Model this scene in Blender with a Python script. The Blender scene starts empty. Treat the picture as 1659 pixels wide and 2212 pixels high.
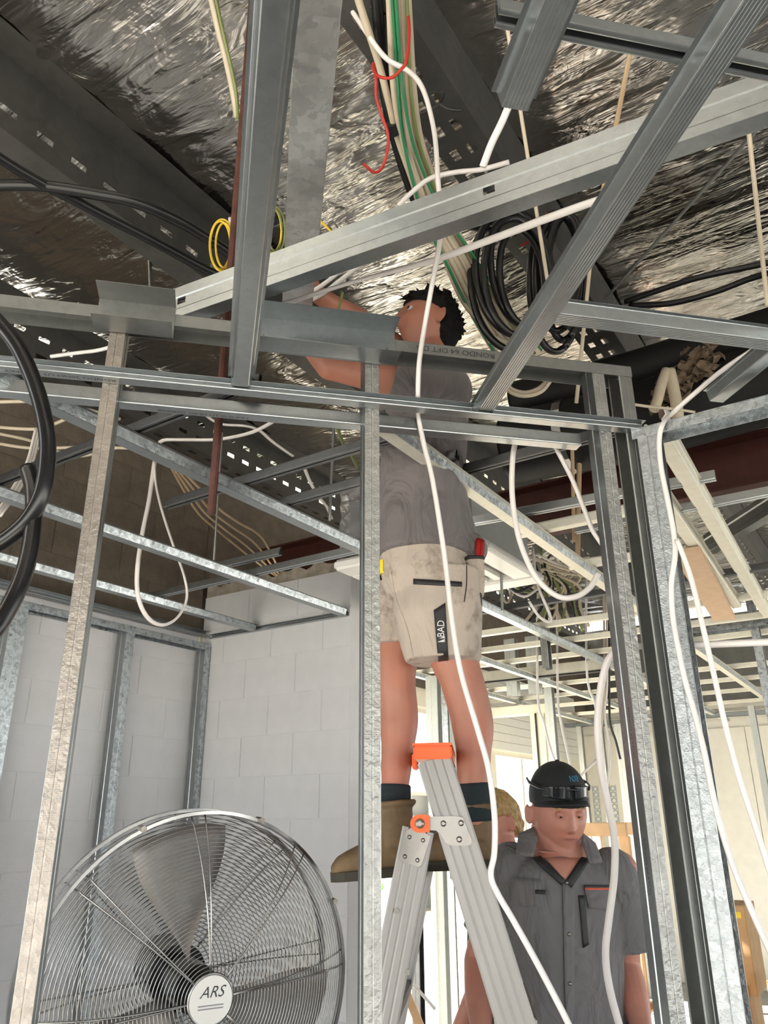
import bpy, bmesh, math, random
from mathutils import Vector, Matrix, noise
from mathutils.bvhtree import BVHTree
random.seed(7)
V = Vector
SC = bpy.context.scene
COL = SC.collection
PI = math.pi

# ------------------------------------------------------------------ camera
EYE = V((0, 0, 1.6))
YAW, PITCH, ROLL, FPX = math.radians(33), math.radians(21.5), math.radians(-0.4), 1680.0
IMG_W, IMG_H = 1659, 2212
fwd = V((-math.sin(YAW) * math.cos(PITCH), math.cos(YAW) * math.cos(PITCH), math.sin(PITCH)))
r0 = V((math.cos(YAW), math.sin(YAW), 0)); u0 = r0.cross(fwd)
rgt = r0 * math.cos(ROLL) + u0 * math.sin(ROLL); upv = rgt.cross(fwd)
cd = bpy.data.cameras.new('camera'); cam = bpy.data.objects.new('camera', cd); COL.objects.link(cam)
cd.sensor_fit = 'VERTICAL'; cd.sensor_height = 36; cd.sensor_width = 27; cd.lens = FPX / IMG_H * 36
cd.clip_start = 0.02; cd.clip_end = 300
cam.matrix_world = Matrix((rgt, upv, -fwd)).transposed().to_4x4(); cam.location = EYE
SC.camera = cam

# ------------------------------------------------------------------ world and exposure
w = bpy.data.worlds.new('world'); SC.world = w; w.use_nodes = True
nt = w.node_tree; bg = nt.nodes['Background']
bg.inputs[0].default_value = (0.88, 0.955, 1.0, 1); bg.inputs[1].default_value = 5.0
sd = bpy.data.lights.new('sun', 'SUN'); sd.energy = 60; sd.angle = 0.03; sd.color = (1, 0.95, 0.86)
sun = bpy.data.objects.new('sun', sd); COL.objects.link(sun); sun.rotation_euler = Vector((0.80, 0.22, -0.62)).to_track_quat('-Z', 'Y').to_euler()
SC.view_settings.view_transform = 'Standard'; SC.view_settings.look = 'None'
SC.view_settings.gamma = 1; SC.view_settings.use_curve_mapping = False
SC.view_settings.exposure = -0.03
SC.cycles.max_bounces = 8; SC.cycles.diffuse_bounces = 5; SC.cycles.glossy_bounces = 5
SC.cycles.caustics_reflective = False; SC.cycles.caustics_refractive = False

# ------------------------------------------------------------------ directions and picking points
R = V((math.cos(YAW), math.sin(YAW), 0)); A = V((-math.sin(YAW), math.cos(YAW), 0)); UP = V((0, 0, 1))
X, Y, Z = V((1, 0, 0)), V((0, 1, 0)), V((0, 0, 1))
DD = V((1, 1, 0)).normalized()      # along the diagonal partition
DP = V((-1, 1, 0)).normalized()     # across it, away from the viewer
KD = 1.6695                         # its near face
def ray(x, y): return fwd + rgt * ((x - IMG_W / 2) / FPX) - upv * ((y - IMG_H / 2) / FPX)
def at_plane(x, y, n, k):
    d = ray(x, y); return EYE + d * ((k - n.dot(EYE)) / n.dot(d))
def at_z(x, y, z): return at_plane(x, y, Z, z)
def at_x(x, y, k): return at_plane(x, y, X, k)
def at_y(x, y, k): return at_plane(x, y, Y, k)
def at_d(x, y, d): return at_plane(x, y, A, d)
def at_w(x, y, off=0): return at_plane(x, y, DP, KD + off)
def dw(al, off, z): return DD * al + DP * (KD + off) + Z * z

# ------------------------------------------------------------------ materials
MATS = {}
def new_mat(name):
    m = bpy.data.materials.new(name); m.use_nodes = True
    return m, m.node_tree, m.node_tree.nodes['Principled BSDF']
def N(nt, typ, **kw):
    n = nt.nodes.new(typ)
    for k, v in kw.items():
        if k in n.inputs: n.inputs[k].default_value = v
        else: setattr(n, k, v)
    return n
def ramp(nt, fac, stops):
    r = nt.nodes.new('ShaderNodeValToRGB'); e = r.color_ramp.elements
    e[0].position, e[0].color = stops[0][0], (*stops[0][1], 1)
    e[1].position, e[1].color = stops[-1][0], (*stops[-1][1], 1)
    for p, c in stops[1:-1]:
        n = e.new(p); n.color = (*c, 1)
    nt.links.new(fac, r.inputs[0]); return r.outputs[0]
def coords(nt, scale=(1, 1, 1), kind='Object'):
    t = nt.nodes.new('ShaderNodeTexCoord'); mp = nt.nodes.new('ShaderNodeMapping')
    mp.inputs['Scale'].default_value = scale; nt.links.new(t.outputs[kind], mp.inputs[0]); return mp.outputs[0]
def bump(nt, b, h, strength=0.3, dist=0.01, normal=None):
    n = nt.nodes.new('ShaderNodeBump'); n.inputs['Strength'].default_value = strength; n.inputs['Distance'].default_value = dist
    nt.links.new(h, n.inputs['Height'])
    if normal is not None: nt.links.new(normal, n.inputs['Normal'])
    nt.links.new(n.outputs[0], b.inputs['Normal']); return n.outputs[0]
def flat(name, col, rough=0.6, metal=0.0, var=0.12, scale=12, bmp=0.0, bscale=60, spec=0.5):
    """plain stuff with a little mottling"""
    m, nt, b = new_mat(name); L = nt.links.new
    c = coords(nt); no = N(nt, 'ShaderNodeTexNoise', Scale=scale, Detail=5.0); L(c, no.inputs['Vector'])
    lo = tuple(x * (1 - var) for x in col); hi = tuple(min(1, x * (1 + var)) for x in col)
    L(ramp(nt, no.outputs['Fac'], [(0.3, lo), (0.7, hi)]), b.inputs['Base Color'])
    b.inputs['Roughness'].default_value = rough; b.inputs['Metallic'].default_value = metal
    b.inputs['Specular IOR Level'].default_value = spec
    if bmp:
        n2 = N(nt, 'ShaderNodeTexNoise', Scale=bscale, Detail=4.0); L(c, n2.inputs['Vector'])
        bump(nt, b, n2.outputs['Fac'], bmp, 0.01)
    MATS[name] = m; return m
def galv(name, col=(0.56, 0.58, 0.59), rough=0.36, flake=0.25, scale=45, knurl=0.0, metal=0.92, stretch=1.0, streak=0.0):
    """zinc coated steel: flakes of slightly different brightness, fine bump, optional rows of dimples"""
    m, nt, b = new_mat(name); L = nt.links.new
    c = coords(nt, (1, 1, stretch))
    dist = N(nt, 'ShaderNodeTexNoise', Scale=scale * 1.5, Detail=3.0); L(c, dist.inputs['Vector'])
    mx = N(nt, 'ShaderNodeMixRGB'); mx.inputs[0].default_value = 0.03; L(c, mx.inputs[1]); L(dist.outputs['Color'], mx.inputs[2])
    vo = N(nt, 'ShaderNodeTexVoronoi', Scale=float(scale)); L(mx.outputs[0], vo.inputs['Vector'])
    no = N(nt, 'ShaderNodeTexNoise', Scale=7.0, Detail=4.0, Roughness=0.55); L(coords(nt, (1, 1, 0.12)), no.inputs['Vector'])
    sep = N(nt, 'ShaderNodeSeparateColor'); L(vo.outputs['Color'], sep.inputs[0])
    ad = N(nt, 'ShaderNodeMath', operation='MULTIPLY_ADD'); L(sep.outputs[0], ad.inputs[0]); ad.inputs[1].default_value = flake; L(no.outputs['Fac'], ad.inputs[2])
    lo = tuple(x * (0.86 - 0.3 * flake) for x in col); hi = tuple(min(1, x * (1.1 + 0.3 * flake)) for x in col)
    L(ramp(nt, ad.outputs[0], [(0.2 + flake * 0.2, lo), (0.8 + flake * 0.8, hi)]), b.inputs['Base Color'])
    b.inputs['Metallic'].default_value = metal
    rr = N(nt, 'ShaderNodeMapRange'); L(sep.outputs[1], rr.inputs[0]); rr.inputs[3].default_value = rough - 0.10 * flake; rr.inputs[4].default_value = rough + 0.14 * flake
    L(rr.outputs[0], b.inputs['Roughness'])
    h = vo.outputs['Distance']; st = 0.02 + 0.1 * flake
    if knurl:
        c2 = coords(nt, (1, 1, 1)); br = N(nt, 'ShaderNodeTexBrick', Scale=1.0)
        # rolled dashes across the flange: bricks read along the length
        sp = N(nt, 'ShaderNodeSeparateXYZ'); L(c2, sp.inputs[0]); cb = N(nt, 'ShaderNodeCombineXYZ')
        sm = N(nt, 'ShaderNodeMath', operation='ADD'); L(sp.outputs[0], sm.inputs[0]); L(sp.outputs[1], sm.inputs[1])
        L(sm.outputs[0], cb.inputs[0]); L(sp.outputs[2], cb.inputs[1]); L(cb.outputs[0], br.inputs['Vector'])
        br.inputs['Brick Width'].default_value = 0.009; br.inputs['Row Height'].default_value = 0.0042; br.inputs['Mortar Size'].default_value = 0.0011
        a2 = N(nt, 'ShaderNodeMath', operation='ADD'); L(br.outputs['Fac'], a2.inputs[0]); L(vo.outputs['Distance'], a2.inputs[1]); h = a2.outputs[0]; st = knurl
    bump(nt, b, h, st, 0.004)
    MATS[name] = m; return m

galv('galv', (0.35, 0.375, 0.385), rough=0.30, flake=0.2, scale=70)
galv('galv_dull', (0.27, 0.275, 0.27), rough=0.45, flake=0.2, scale=60)
galv('galv_flake', (0.37, 0.40, 0.42), rough=0.34, flake=0.75, scale=85)
galv('galv_stud', (0.36, 0.36, 0.345), rough=0.42, flake=0.35, scale=60, knurl=0.35)
galv('galv_warm', (0.37, 0.335, 0.30), rough=0.45, flake=0.35, scale=60, knurl=0.3)
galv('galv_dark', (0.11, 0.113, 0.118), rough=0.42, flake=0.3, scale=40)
galv('purlin_steel', (0.105, 0.102, 0.098), rough=0.6, flake=0.25, scale=30, metal=0.6)
galv('cream_lit_steel', (0.74, 0.72, 0.62), rough=0.5, flake=0.15, scale=40, metal=0.35)  # warm floor-bounce light painted into batten steel; also real cream trim
galv('galv_post', (0.33, 0.35, 0.36), rough=0.4, flake=0.5, scale=80, knurl=0.25)
galv('galv_brace', (0.46, 0.465, 0.46), rough=0.42, flake=0.45, scale=50)
galv('galv_lit', (0.62, 0.65, 0.63), rough=0.5, flake=0.15, scale=60, metal=0.35)  # lighter galvanised copy: brightness painted in where webs would reflect dark
galv('chrome', (0.36, 0.36, 0.36), rough=0.22, flake=0.05, scale=40, metal=1.0)
galv('aluminium', (0.31, 0.297, 0.288), rough=0.45, flake=0.05, scale=60, metal=0.55)
galv('plate_steel', (0.26, 0.243, 0.225), rough=0.35, flake=0.15, scale=40)
flat('white_cable', (0.80, 0.76, 0.74), 0.4, var=0.05)
flat('beige_cable', (0.58, 0.50, 0.38), 0.5, var=0.1)
flat('tan_cable', (0.50, 0.36, 0.22), 0.5, var=0.1)
flat('black_cable', (0.012, 0.012, 0.013), 0.32, var=0.2)
flat('black_rubber', (0.008, 0.008, 0.009), 0.22, var=0.2)
flat('green_cable', (0.03, 0.23, 0.10), 0.4, var=0.1)
flat('olive_cable', (0.20, 0.24, 0.08), 0.5, var=0.1)
flat('red_cord', (0.50, 0.03, 0.02), 0.5, var=0.1)
flat('yellow_cable', (0.80, 0.55, 0.05), 0.4, var=0.1)
flat('tape_white', (0.82, 0.80, 0.76), 0.5)
flat('rust', (0.075, 0.022, 0.014), 0.7, var=0.35, scale=30)
flat('red_steel', (0.055, 0.013, 0.009), 0.6, var=0.25)
flat('orange_plastic', (0.85, 0.13, 0.015), 0.4, var=0.06)
flat('timber', (0.62, 0.40, 0.22), 0.6, var=0.12, scale=8)
flat('chipboard', (0.60, 0.42, 0.28), 0.8, var=0.08, scale=20)
flat('cardboard', (0.48, 0.30, 0.15), 0.8, var=0.08)
flat('yellow_tape', (0.80, 0.58, 0.03), 0.4)
flat('white_plastic', (0.80, 0.79, 0.76), 0.4, var=0.03)
flat('cream_paint', (0.80, 0.76, 0.62), 0.6, var=0.03)
flat('grey_box', (0.42, 0.44, 0.43), 0.5, var=0.05)
flat('blue_plastic', (0.03, 0.16, 0.55), 0.4)
flat('cable_sheath', (0.006, 0.006, 0.006), 0.6, spec=0.25)
flat('concrete', (0.36, 0.34, 0.31), 0.75, var=0.15, scale=3)
flat('ground', (0.42, 0.40, 0.36), 0.9, var=0.15, scale=0.5)
flat('block_paint', (0.655, 0.66, 0.68), 0.55, var=0.03, bmp=0.12, bscale=140)
flat('joint_paint', (0.625, 0.63, 0.645), 0.7, var=0.04)
flat('block_raw', (0.16, 0.13, 0.10), 0.9, var=0.15, scale=14, bmp=0.3, bscale=90)
flat('joint_raw', (0.14, 0.115, 0.09), 0.95)
flat('render_edge', (0.34, 0.30, 0.25), 0.95, var=0.3, scale=20, bmp=0.5, bscale=50)
flat('board', (0.88, 0.86, 0.77), 0.7, var=0.03)
flat('weatherboard', (0.82, 0.82, 0.76), 0.6, var=0.02)
flat('hair_dark', (0.005, 0.004, 0.004), 0.75, spec=0.2, var=0.3, scale=60, bmp=0.7, bscale=70)
flat('hair_blond', (0.42, 0.27, 0.11), 0.55, var=0.3, scale=60, bmp=0.7, bscale=90)
flat('sock', (0.012, 0.02, 0.025), 0.9, bmp=0.4, bscale=300)
flat('shoe', (0.16, 0.105, 0.055), 0.75, var=0.25, scale=20, bmp=0.15, bscale=80)
flat('sole', (0.04, 0.035, 0.025), 0.8)
flat('cap_black', (0.012, 0.014, 0.016), 0.75, bmp=0.15, bscale=400)
flat('glass_dark', (0.015, 0.018, 0.022), 0.08)
flat('trim_black', (0.014, 0.014, 0.016), 0.6)
flat('print_white', (0.7, 0.7, 0.7), 0.6)
flat('print_blue', (0.05, 0.32, 0.55), 0.6)
flat('print_grey', (0.30, 0.29, 0.31), 0.6)
flat('print_dark', (0.045, 0.045, 0.05), 0.6)
flat('orange_red', (0.75, 0.10, 0.05), 0.6)
flat('tool_red', (0.33, 0.012, 0.012), 0.4)
flat('eye_white', (0.62, 0.58, 0.55), 0.3)
flat('eye_dark', (0.03, 0.02, 0.015), 0.2)
flat('lip', (0.36, 0.13, 0.11), 0.5)
flat('leaves', (0.10, 0.25, 0.05), 0.7, var=0.4, scale=8)
flat('foam', (0.17, 0.12, 0.08), 0.95, var=0.35, scale=25, bmp=0.6, bscale=60)

def skin(name, col):
    m, nt, b = new_mat(name); L = nt.links.new; c = coords(nt)
    no = N(nt, 'ShaderNodeTexNoise', Scale=9.0, Detail=6.0); L(c, no.inputs['Vector'])
    L(ramp(nt, no.outputs['Fac'], [(0.3, tuple(x * .85 for x in col)), (0.5, col), (0.75, (col[0] * 1.1, col[1] * 0.92, col[2] * 0.9))]), b.inputs['Base Color'])
    b.inputs['Roughness'].default_value = 0.5; b.inputs['Subsurface Weight'].default_value = 0.08; b.inputs['Subsurface Radius'].default_value = (0.02, 0.008, 0.004)
    n2 = N(nt, 'ShaderNodeTexNoise', Scale=160.0); L(c, n2.inputs['Vector']); bump(nt, b, n2.outputs['Fac'], 0.08, 0.003)
    MATS[name] = m
skin('skin', (0.44, 0.19, 0.13)); skin('skin_face', (0.52, 0.235, 0.175))
def cloth(name, col, var=0.1, wrinkle=0.5, stains=None):
    m, nt, b = new_mat(name); L = nt.links.new; c = coords(nt)
    no = N(nt, 'ShaderNodeTexNoise', Scale=5.0, Detail=6.0); L(c, no.inputs['Vector'])
    out = ramp(nt, no.outputs['Fac'], [(0.3, tuple(x * (1 - var) for x in col)), (0.7, tuple(min(1, x * (1 + var)) for x in col))])
    if stains:
        n3 = N(nt, 'ShaderNodeTexNoise', Scale=11.0, Detail=7.0, Roughness=0.7); L(c, n3.inputs['Vector'])
        mx = N(nt, 'ShaderNodeMixRGB'); L(ramp(nt, n3.outputs['Fac'], [(0.52, (0, 0, 0)), (0.68, (0.8,) * 3)]), mx.inputs[0]); L(out, mx.inputs[1]); mx.inputs[2].default_value = (*stains, 1); out = mx.outputs[0]
    L(out, b.inputs['Base Color']); b.inputs['Roughness'].default_value = 0.85
    b.inputs['Sheen Weight'].default_value = 0.15
    wv = N(nt, 'ShaderNodeTexNoise', Scale=7.0, Detail=3.0, Distortion=1.6); L(coords(nt, (1, 1, 0.55)), wv.inputs['Vector'])
    n1 = bump(nt, b, wv.outputs['Fac'], wrinkle, 0.06)
    we = N(nt, 'ShaderNodeTexNoise', Scale=420.0); L(c, we.inputs['Vector']); bump(nt, b, we.outputs['Fac'], 0.1, 0.002, n1)
    MATS[name] = m
cloth('shirt_grey', (0.15, 0.133, 0.135), wrinkle=0.8); cloth('shirt_man', (0.155, 0.148, 0.152), wrinkle=0.8); cloth('shirt_dark', (0.06, 0.06, 0.065))
cloth('shorts', (0.47, 0.40, 0.34), stains=(0.16, 0.12, 0.09)); cloth('trousers', (0.04, 0.045, 0.06))

def foil_mat():
    m, nt, b = new_mat('foil'); L = nt.links.new; t = nt.nodes.new('ShaderNodeTexCoord')
    def mp(scale, rot=0):
        q = nt.nodes.new('ShaderNodeMapping'); q.inputs['Scale'].default_value = scale; q.inputs['Rotation'].default_value = (0, 0, rot)
        L(t.outputs['Object'], q.inputs[0]); return q.outputs[0]
    n1 = N(nt, 'ShaderNodeTexNoise', Scale=1.0, Detail=4.0, Roughness=0.5, Distortion=0.8); L(mp((1.7, 17, 1), 0.08), n1.inputs['Vector'])
    n2 = N(nt, 'ShaderNodeTexNoise', Scale=1.0, Detail=3.0, Roughness=0.5, Distortion=1.2); L(mp((4, 9, 1), 0.6), n2.inputs['Vector'])
    vo = N(nt, 'ShaderNodeTexVoronoi', feature='DISTANCE_TO_EDGE', Scale=1.0); L(mp((5, 14, 1), -0.25), vo.inputs['Vector'])
    b.inputs['Metallic'].default_value = 1.0; b.inputs['Roughness'].default_value = 0.21
    no = N(nt, 'ShaderNodeTexNoise', Scale=2.0, Detail=3.0); L(t.outputs['Object'], no.inputs['Vector'])
    L(ramp(nt, no.outputs['Fac'], [(0.3, (0.50, 0.475, 0.445)), (0.7, (0.66, 0.63, 0.585))]), b.inputs['Base Color'])
    q1 = bump(nt, b, n1.outputs['Fac'], 0.42, 0.035); q2 = bump(nt, b, n2.outputs['Fac'], 0.55, 0.03, q1); bump(nt, b, vo.outputs['Distance'], 0.22, 0.02, q2)
    MATS['foil'] = m
foil_mat()
def M(n): return MATS[n]

# ------------------------------------------------------------------ objects
def tag(o, label=None, cat=None, group=None, kind=None):
    if label: o['label'] = label
    if cat: o['category'] = cat
    if group: o['group'] = group
    if kind: o['kind'] = kind
    return o
def link(name, me, mat, parent=None, mw=None, smooth=False):
    o = bpy.data.objects.new(name, me)
    if mat is not None and not me.materials: me.materials.append(M(mat))
    COL.objects.link(o)
    if parent is not None: o.parent = parent
    if mw is not None: o.matrix_local = mw
    if smooth:
        for p in me.polygons: p.use_smooth = True
    return o
def mesh(name, vs, fs):
    me = bpy.data.meshes.new(name); me.from_pydata([tuple(v) for v in vs], [], fs); me.update(); return me
def empty(name, loc, label=None, cat=None, group=None):
    o = bpy.data.objects.new(name, None); o.location = loc; o.empty_display_size = 0.05; COL.objects.link(o)
    return tag(o, label, cat, group)
def frame(p0, d, up):
    """matrix whose Z runs along d, Y towards up"""
    d = d.normalized(); u = up - d * up.dot(d); u.normalize(); x = u.cross(d)
    return Matrix((x, u, d)).transposed().to_4x4(), x, u
def rect(w, h, x0=0, y0=0): return [(x0 - w / 2, y0 - h / 2), (x0 + w / 2, y0 - h / 2), (x0 + w / 2, y0 + h / 2), (x0 - w / 2, y0 + h / 2)]
def offset_line(pl, t):
    """inner and outer side of an open polyline of sheet"""
    out = []
    n = len(pl)
    for i, p in enumerate(pl):
        a = V(pl[max(0, i - 1)]); b = V(pl[min(n - 1, i + 1)]); p = V(p)
        def nrm(q, r):
            e = (r - q).normalized(); return V((-e.y, e.x))
        ns = []
        if i > 0: ns.append(nrm(a, p))
        if i < n - 1: ns.append(nrm(p, b))
        m = sum(ns, V((0, 0))); 
        if m.length < 1e-6: m = ns[0]
        m.normalize(); s = 1 / max(0.35, m.dot(ns[0]))
        out.append((p - m * t / 2 * s, p + m * t / 2 * s))
    return out
def fillet(pl, r=0.0022):
    """small bend radius at every fold"""
    out = [V(pl[0])]
    for i in range(1, len(pl) - 1):
        a, b, c = V(pl[i - 1]), V(pl[i]), V(pl[i + 1]); e, f = a - b, c - b
        if e.length < 1e-6 or f.length < 1e-6: continue
        k = min(r, e.length * 0.4, f.length * 0.4); e.normalize(); f.normalize()
        if e.dot(f) < -0.75 or k < 0.0006: out.append(b); continue
        p, q = b + e * k, b + f * k
        out += [p, (p + q) * 0.25 + b * 0.5, q]
    return out + [V(pl[-1])]
def sheet(pl, length, t=0.0012):
    pl = fillet(pl)
    """bent sheet extruded along Z"""
    o = offset_line(pl, t); n = len(o); vs = []; fs = []
    for z in (0, length):
        for a, b in o: vs += [(a.x, a.y, z), (b.x, b.y, z)]
    m = 2 * n
    for i in range(n - 1):
        a, b, c, d = 2 * i, 2 * i + 1, 2 * i + 2, 2 * i + 3
        fs += [(a, c, c + m, a + m), (b, b + m, d + m, d), (a, b, d, c), (a + m, c + m, d + m, b + m)]
    fs += [(0, m, m + 1, 1), (2 * n - 2, 2 * n - 1, m + 2 * n - 1, m + 2 * n - 2)]
    return vs, fs
def solid(outline, length):
    n = len(outline); vs = [(x, y, z) for z in (0, length) for x, y in outline]
    fs = [(i, (i + 1) % n, (i + 1) % n + n, i + n) for i in range(n)] + [tuple(range(n))[::-1], tuple(range(n, 2 * n))]
    return vs, fs
# profiles, metres. y is the "up" side given to member()
def p_track(w=0.066, h=0.03): return [(-w / 2, -h), (-w / 2, 0), (w / 2, 0), (w / 2, -h)]
def p_stud(f=0.035, wb=0.064, lip=0.006): return [(f, lip), (f, 0), (0, 0), (0, wb), (f, wb), (f, wb - lip)]   # web at x=0, near flange at y=0
def p_swage(f=0.04, wb=0.092, lip=0.008):
    return [(f - 0.004, lip), (f, 0), (0, 0), (0, 0.022), (0.004, 0.028), (0.004, wb - 0.028), (0, wb - 0.022), (0, wb), (f, wb), (f - .004, wb - lip)]
def p_fur(ribs=True, w=0.038, h=0.028, lip=0.034):
    pl = [(-lip, h), (-w / 2 - 0.006, h), (-w / 2, 0)]
    if ribs:
        k = 7
        for i in range(1, 2 * k): pl.append((-w / 2 + w * i / (2 * k), 0.0011 if i % 2 else 0))
    return pl + [(w / 2, 0), (w / 2 + 0.006, h), (lip, h)]
def p_tcr(): return [(-0.0135, 0.02), (-0.0135, 0), (-0.005, 0), (-0.005, 0.034), (0.005, 0.034), (0.005, 0), (0.0135, 0), (0.0135, 0.02)]
def member(name, prof, p0, p1, up, mat, label=None, cat=None, group=None, t=0.0012, parent=None, closed=False):
    d = p1 - p0; mw, _, _ = frame(p0, d, up)
    vs, fs = solid(prof, d.length) if closed else sheet(prof, d.length, t)
    o = link(name, mesh(name, vs, fs), mat, parent, None)
    mw.translation = p0
    if parent is not None: o.matrix_local = parent.matrix_basis.inverted() @ mw
    else: o.matrix_local = mw
    return tag(o, label, cat, group)
def box(name, lo, hi, mat, parent=None, bev=0.0, mw=None):
    bm = bmesh.new(); bmesh.ops.create_cube(bm, size=1)
    for v in bm.verts: v.co = V([(lo[i] + hi[i]) / 2 + v.co[i] * (hi[i] - lo[i]) for i in range(3)])
    if bev: bmesh.ops.bevel(bm, geom=bm.edges[:], offset=bev, segments=2, affect='EDGES')
    me = bpy.data.meshes.new(name); bm.to_mesh(me); bm.free()
    return link(name, me, mat, parent, mw)
def smooth_path(pts, n=8):
    """Catmull-Rom through the points"""
    if len(pts) < 3: n = max(n, 2)
    P = [pts[0] * 2 - pts[1]] + list(pts) + [pts[-1] * 2 - pts[-2]]; out = []
    for i in range(1, len(P) - 2):
        a, b, c, d = P[i - 1], P[i], P[i + 1], P[i + 2]
        for k in range(n):
            t = k / n
            out.append(0.5 * ((2 * b) + (c - a) * t + (2 * a - 5 * b + 4 * c - d) * t * t + (3 * b - a - 3 * c + d) * t ** 3))
    out.append(pts[-1]); return out
def tube_geo(path, r, segs=8, flatx=1.0, twist=0.0, up=None, taper=None):
    vs, fs = [], []; n = len(path); prev = up or (V((0.3, 0.2, 1)))
    for i, p in enumerate(path):
        t = (path[min(n - 1, i + 1)] - path[max(0, i - 1)])
        if t.length < 1e-9: t = V((0, 0, 1))
        t.normalize(); u = prev - t * prev.dot(t)
        if u.length < 1e-4: u = t.orthogonal()
        u.normalize(); prev = u; v = t.cross(u); a0 = twist * i / max(1, n - 1)
        rr = r * (taper(i / max(1, n - 1)) if taper else 1)
        for k in range(segs):
            a = 2 * PI * k / segs; x, y = rr * flatx * math.cos(a), rr * math.sin(a)
            x, y = x * math.cos(a0) - y * math.sin(a0), x * math.sin(a0) + y * math.cos(a0)
            vs.append(p + u * x + v * y)
    for i in range(n - 1):
        for k in range(segs):
            a, b = i * segs + k, i * segs + (k + 1) % segs
            fs.append((a, b, b + segs, a + segs))
    fs += [tuple(range(segs))[::-1], tuple(range((n - 1) * segs, n * segs))]
    return vs, fs
def cable(name, pts, r, mat, label=None, cat='cable', group=None, flatx=1.0, twist=0.0, n=7, segs=8, parent=None, up=None):
    path = smooth_path(pts, n)
    vs, fs = tube_geo(path, r, segs, flatx, twist, up)
    o = link(name, mesh(name, vs, fs), mat, parent, smooth=True)
    if parent is None: tag(o, label, cat, group)
    return o
def rod(name, p0, p1, r, mat, parent=None, segs=10, label=None, cat=None, group=None):
    vs, fs = tube_geo([p0, p1], r, segs); o = link(name, mesh(name, vs, fs), mat, parent, smooth=False)
    return tag(o, label, cat, group) if parent is None else o
def screw(parent_loc, nrm, r=0.004, parent=None, name='screw', mat='plate_steel'):
    vs, fs = tube_geo([parent_loc - nrm * 0.001, parent_loc + nrm * 0.0025], r, 8, taper=lambda t: 1 - 0.35 * t)
    return link(name, mesh(name, vs, fs), mat, parent)
def text_mesh(s, size=1.0, font_shear=0.0, extrude=0.0):
    c = bpy.data.curves.new('lettering', 'FONT'); c.body = s; c.size = size; c.shear = font_shear; c.extrude = extrude; c.align_x = 'CENTER'; c.align_y = 'CENTER'; c.resolution_u = 3
    o = bpy.data.objects.new('lettering', c); COL.objects.link(o)
    dg = bpy.context.evaluated_depsgraph_get(); me = bpy.data.meshes.new_from_object(o.evaluated_get(dg))
    bpy.data.objects.remove(o); bpy.data.curves.remove(c); me.name = 'lettering'; return me
def lettering(s, size, at, xdir, ydir, mat, parent=None, stretch=1.0):
    me = text_mesh(s, size); me.materials.clear()
    z = xdir.cross(ydir); mw = Matrix((xdir * stretch, ydir, z)).transposed().to_4x4(); mw.translation = at
    o = link('lettering', me, mat, parent, None)
    o.matrix_local = (parent.matrix_basis.inverted() @ mw) if parent is not None else mw
    return o
def struct(name, lo, hi, mat, parent=None): return tag(box(name, lo, hi, mat, parent), kind='structure') if parent is None else box(name, lo, hi, mat, parent)

# ================================================================== STRUCTURE
ZF, ZB = 3.9, 3.6           # foil, underside of purlins
ZC = 2.55                   # ceiling line
struct('floor', (-3.5, -5, -0.1), (7, 12, 0), 'concrete')
g = box('ground', (-60, -60, -0.4), (60, 60, -0.12), 'ground'); tag(g, kind='structure')

# roof: foil sheet sagging between the purlins
def build_roof():
    x0, x1, y0, y1 = -4.2, 6.0, -3.5, 12.0; nx, ny = 260, 300; vs, fs = [], []
    for j in range(ny + 1):
        y = y0 + (y1 - y0) * j / ny
        for i in range(nx + 1):
            x = x0 + (x1 - x0) * i / nx
            s = noise.noise(V((x * 1.1, y * 0.8, 3))) * 0.035 + noise.noise(V((x * 3.0, y * 7.5 + x, 9))) * 0.014 + noise.noise(V((x * 8 + y * 3, y * 13, 5))) * 0.006
            ph = ((x + 1.97) / 1.15) % 1.0
            s -= 0.035 * math.sin(PI * ph)
            vs.append((x, y, ZF + s))
    for j in range(ny):
        for i in range(nx):
            a = j * (nx + 1) + i; fs.append((a, a + nx + 1, a + nx + 2, a + 1))
    o = link('ceiling', mesh('ceiling', vs, fs), 'foil', smooth=True); tag(o, kind='structure')
    tag(box('roof', (-4.2, -3.5, ZF + 0.12), (6, 12, ZF + 0.16), 'galv_dull'), kind='structure')
build_roof()

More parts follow.
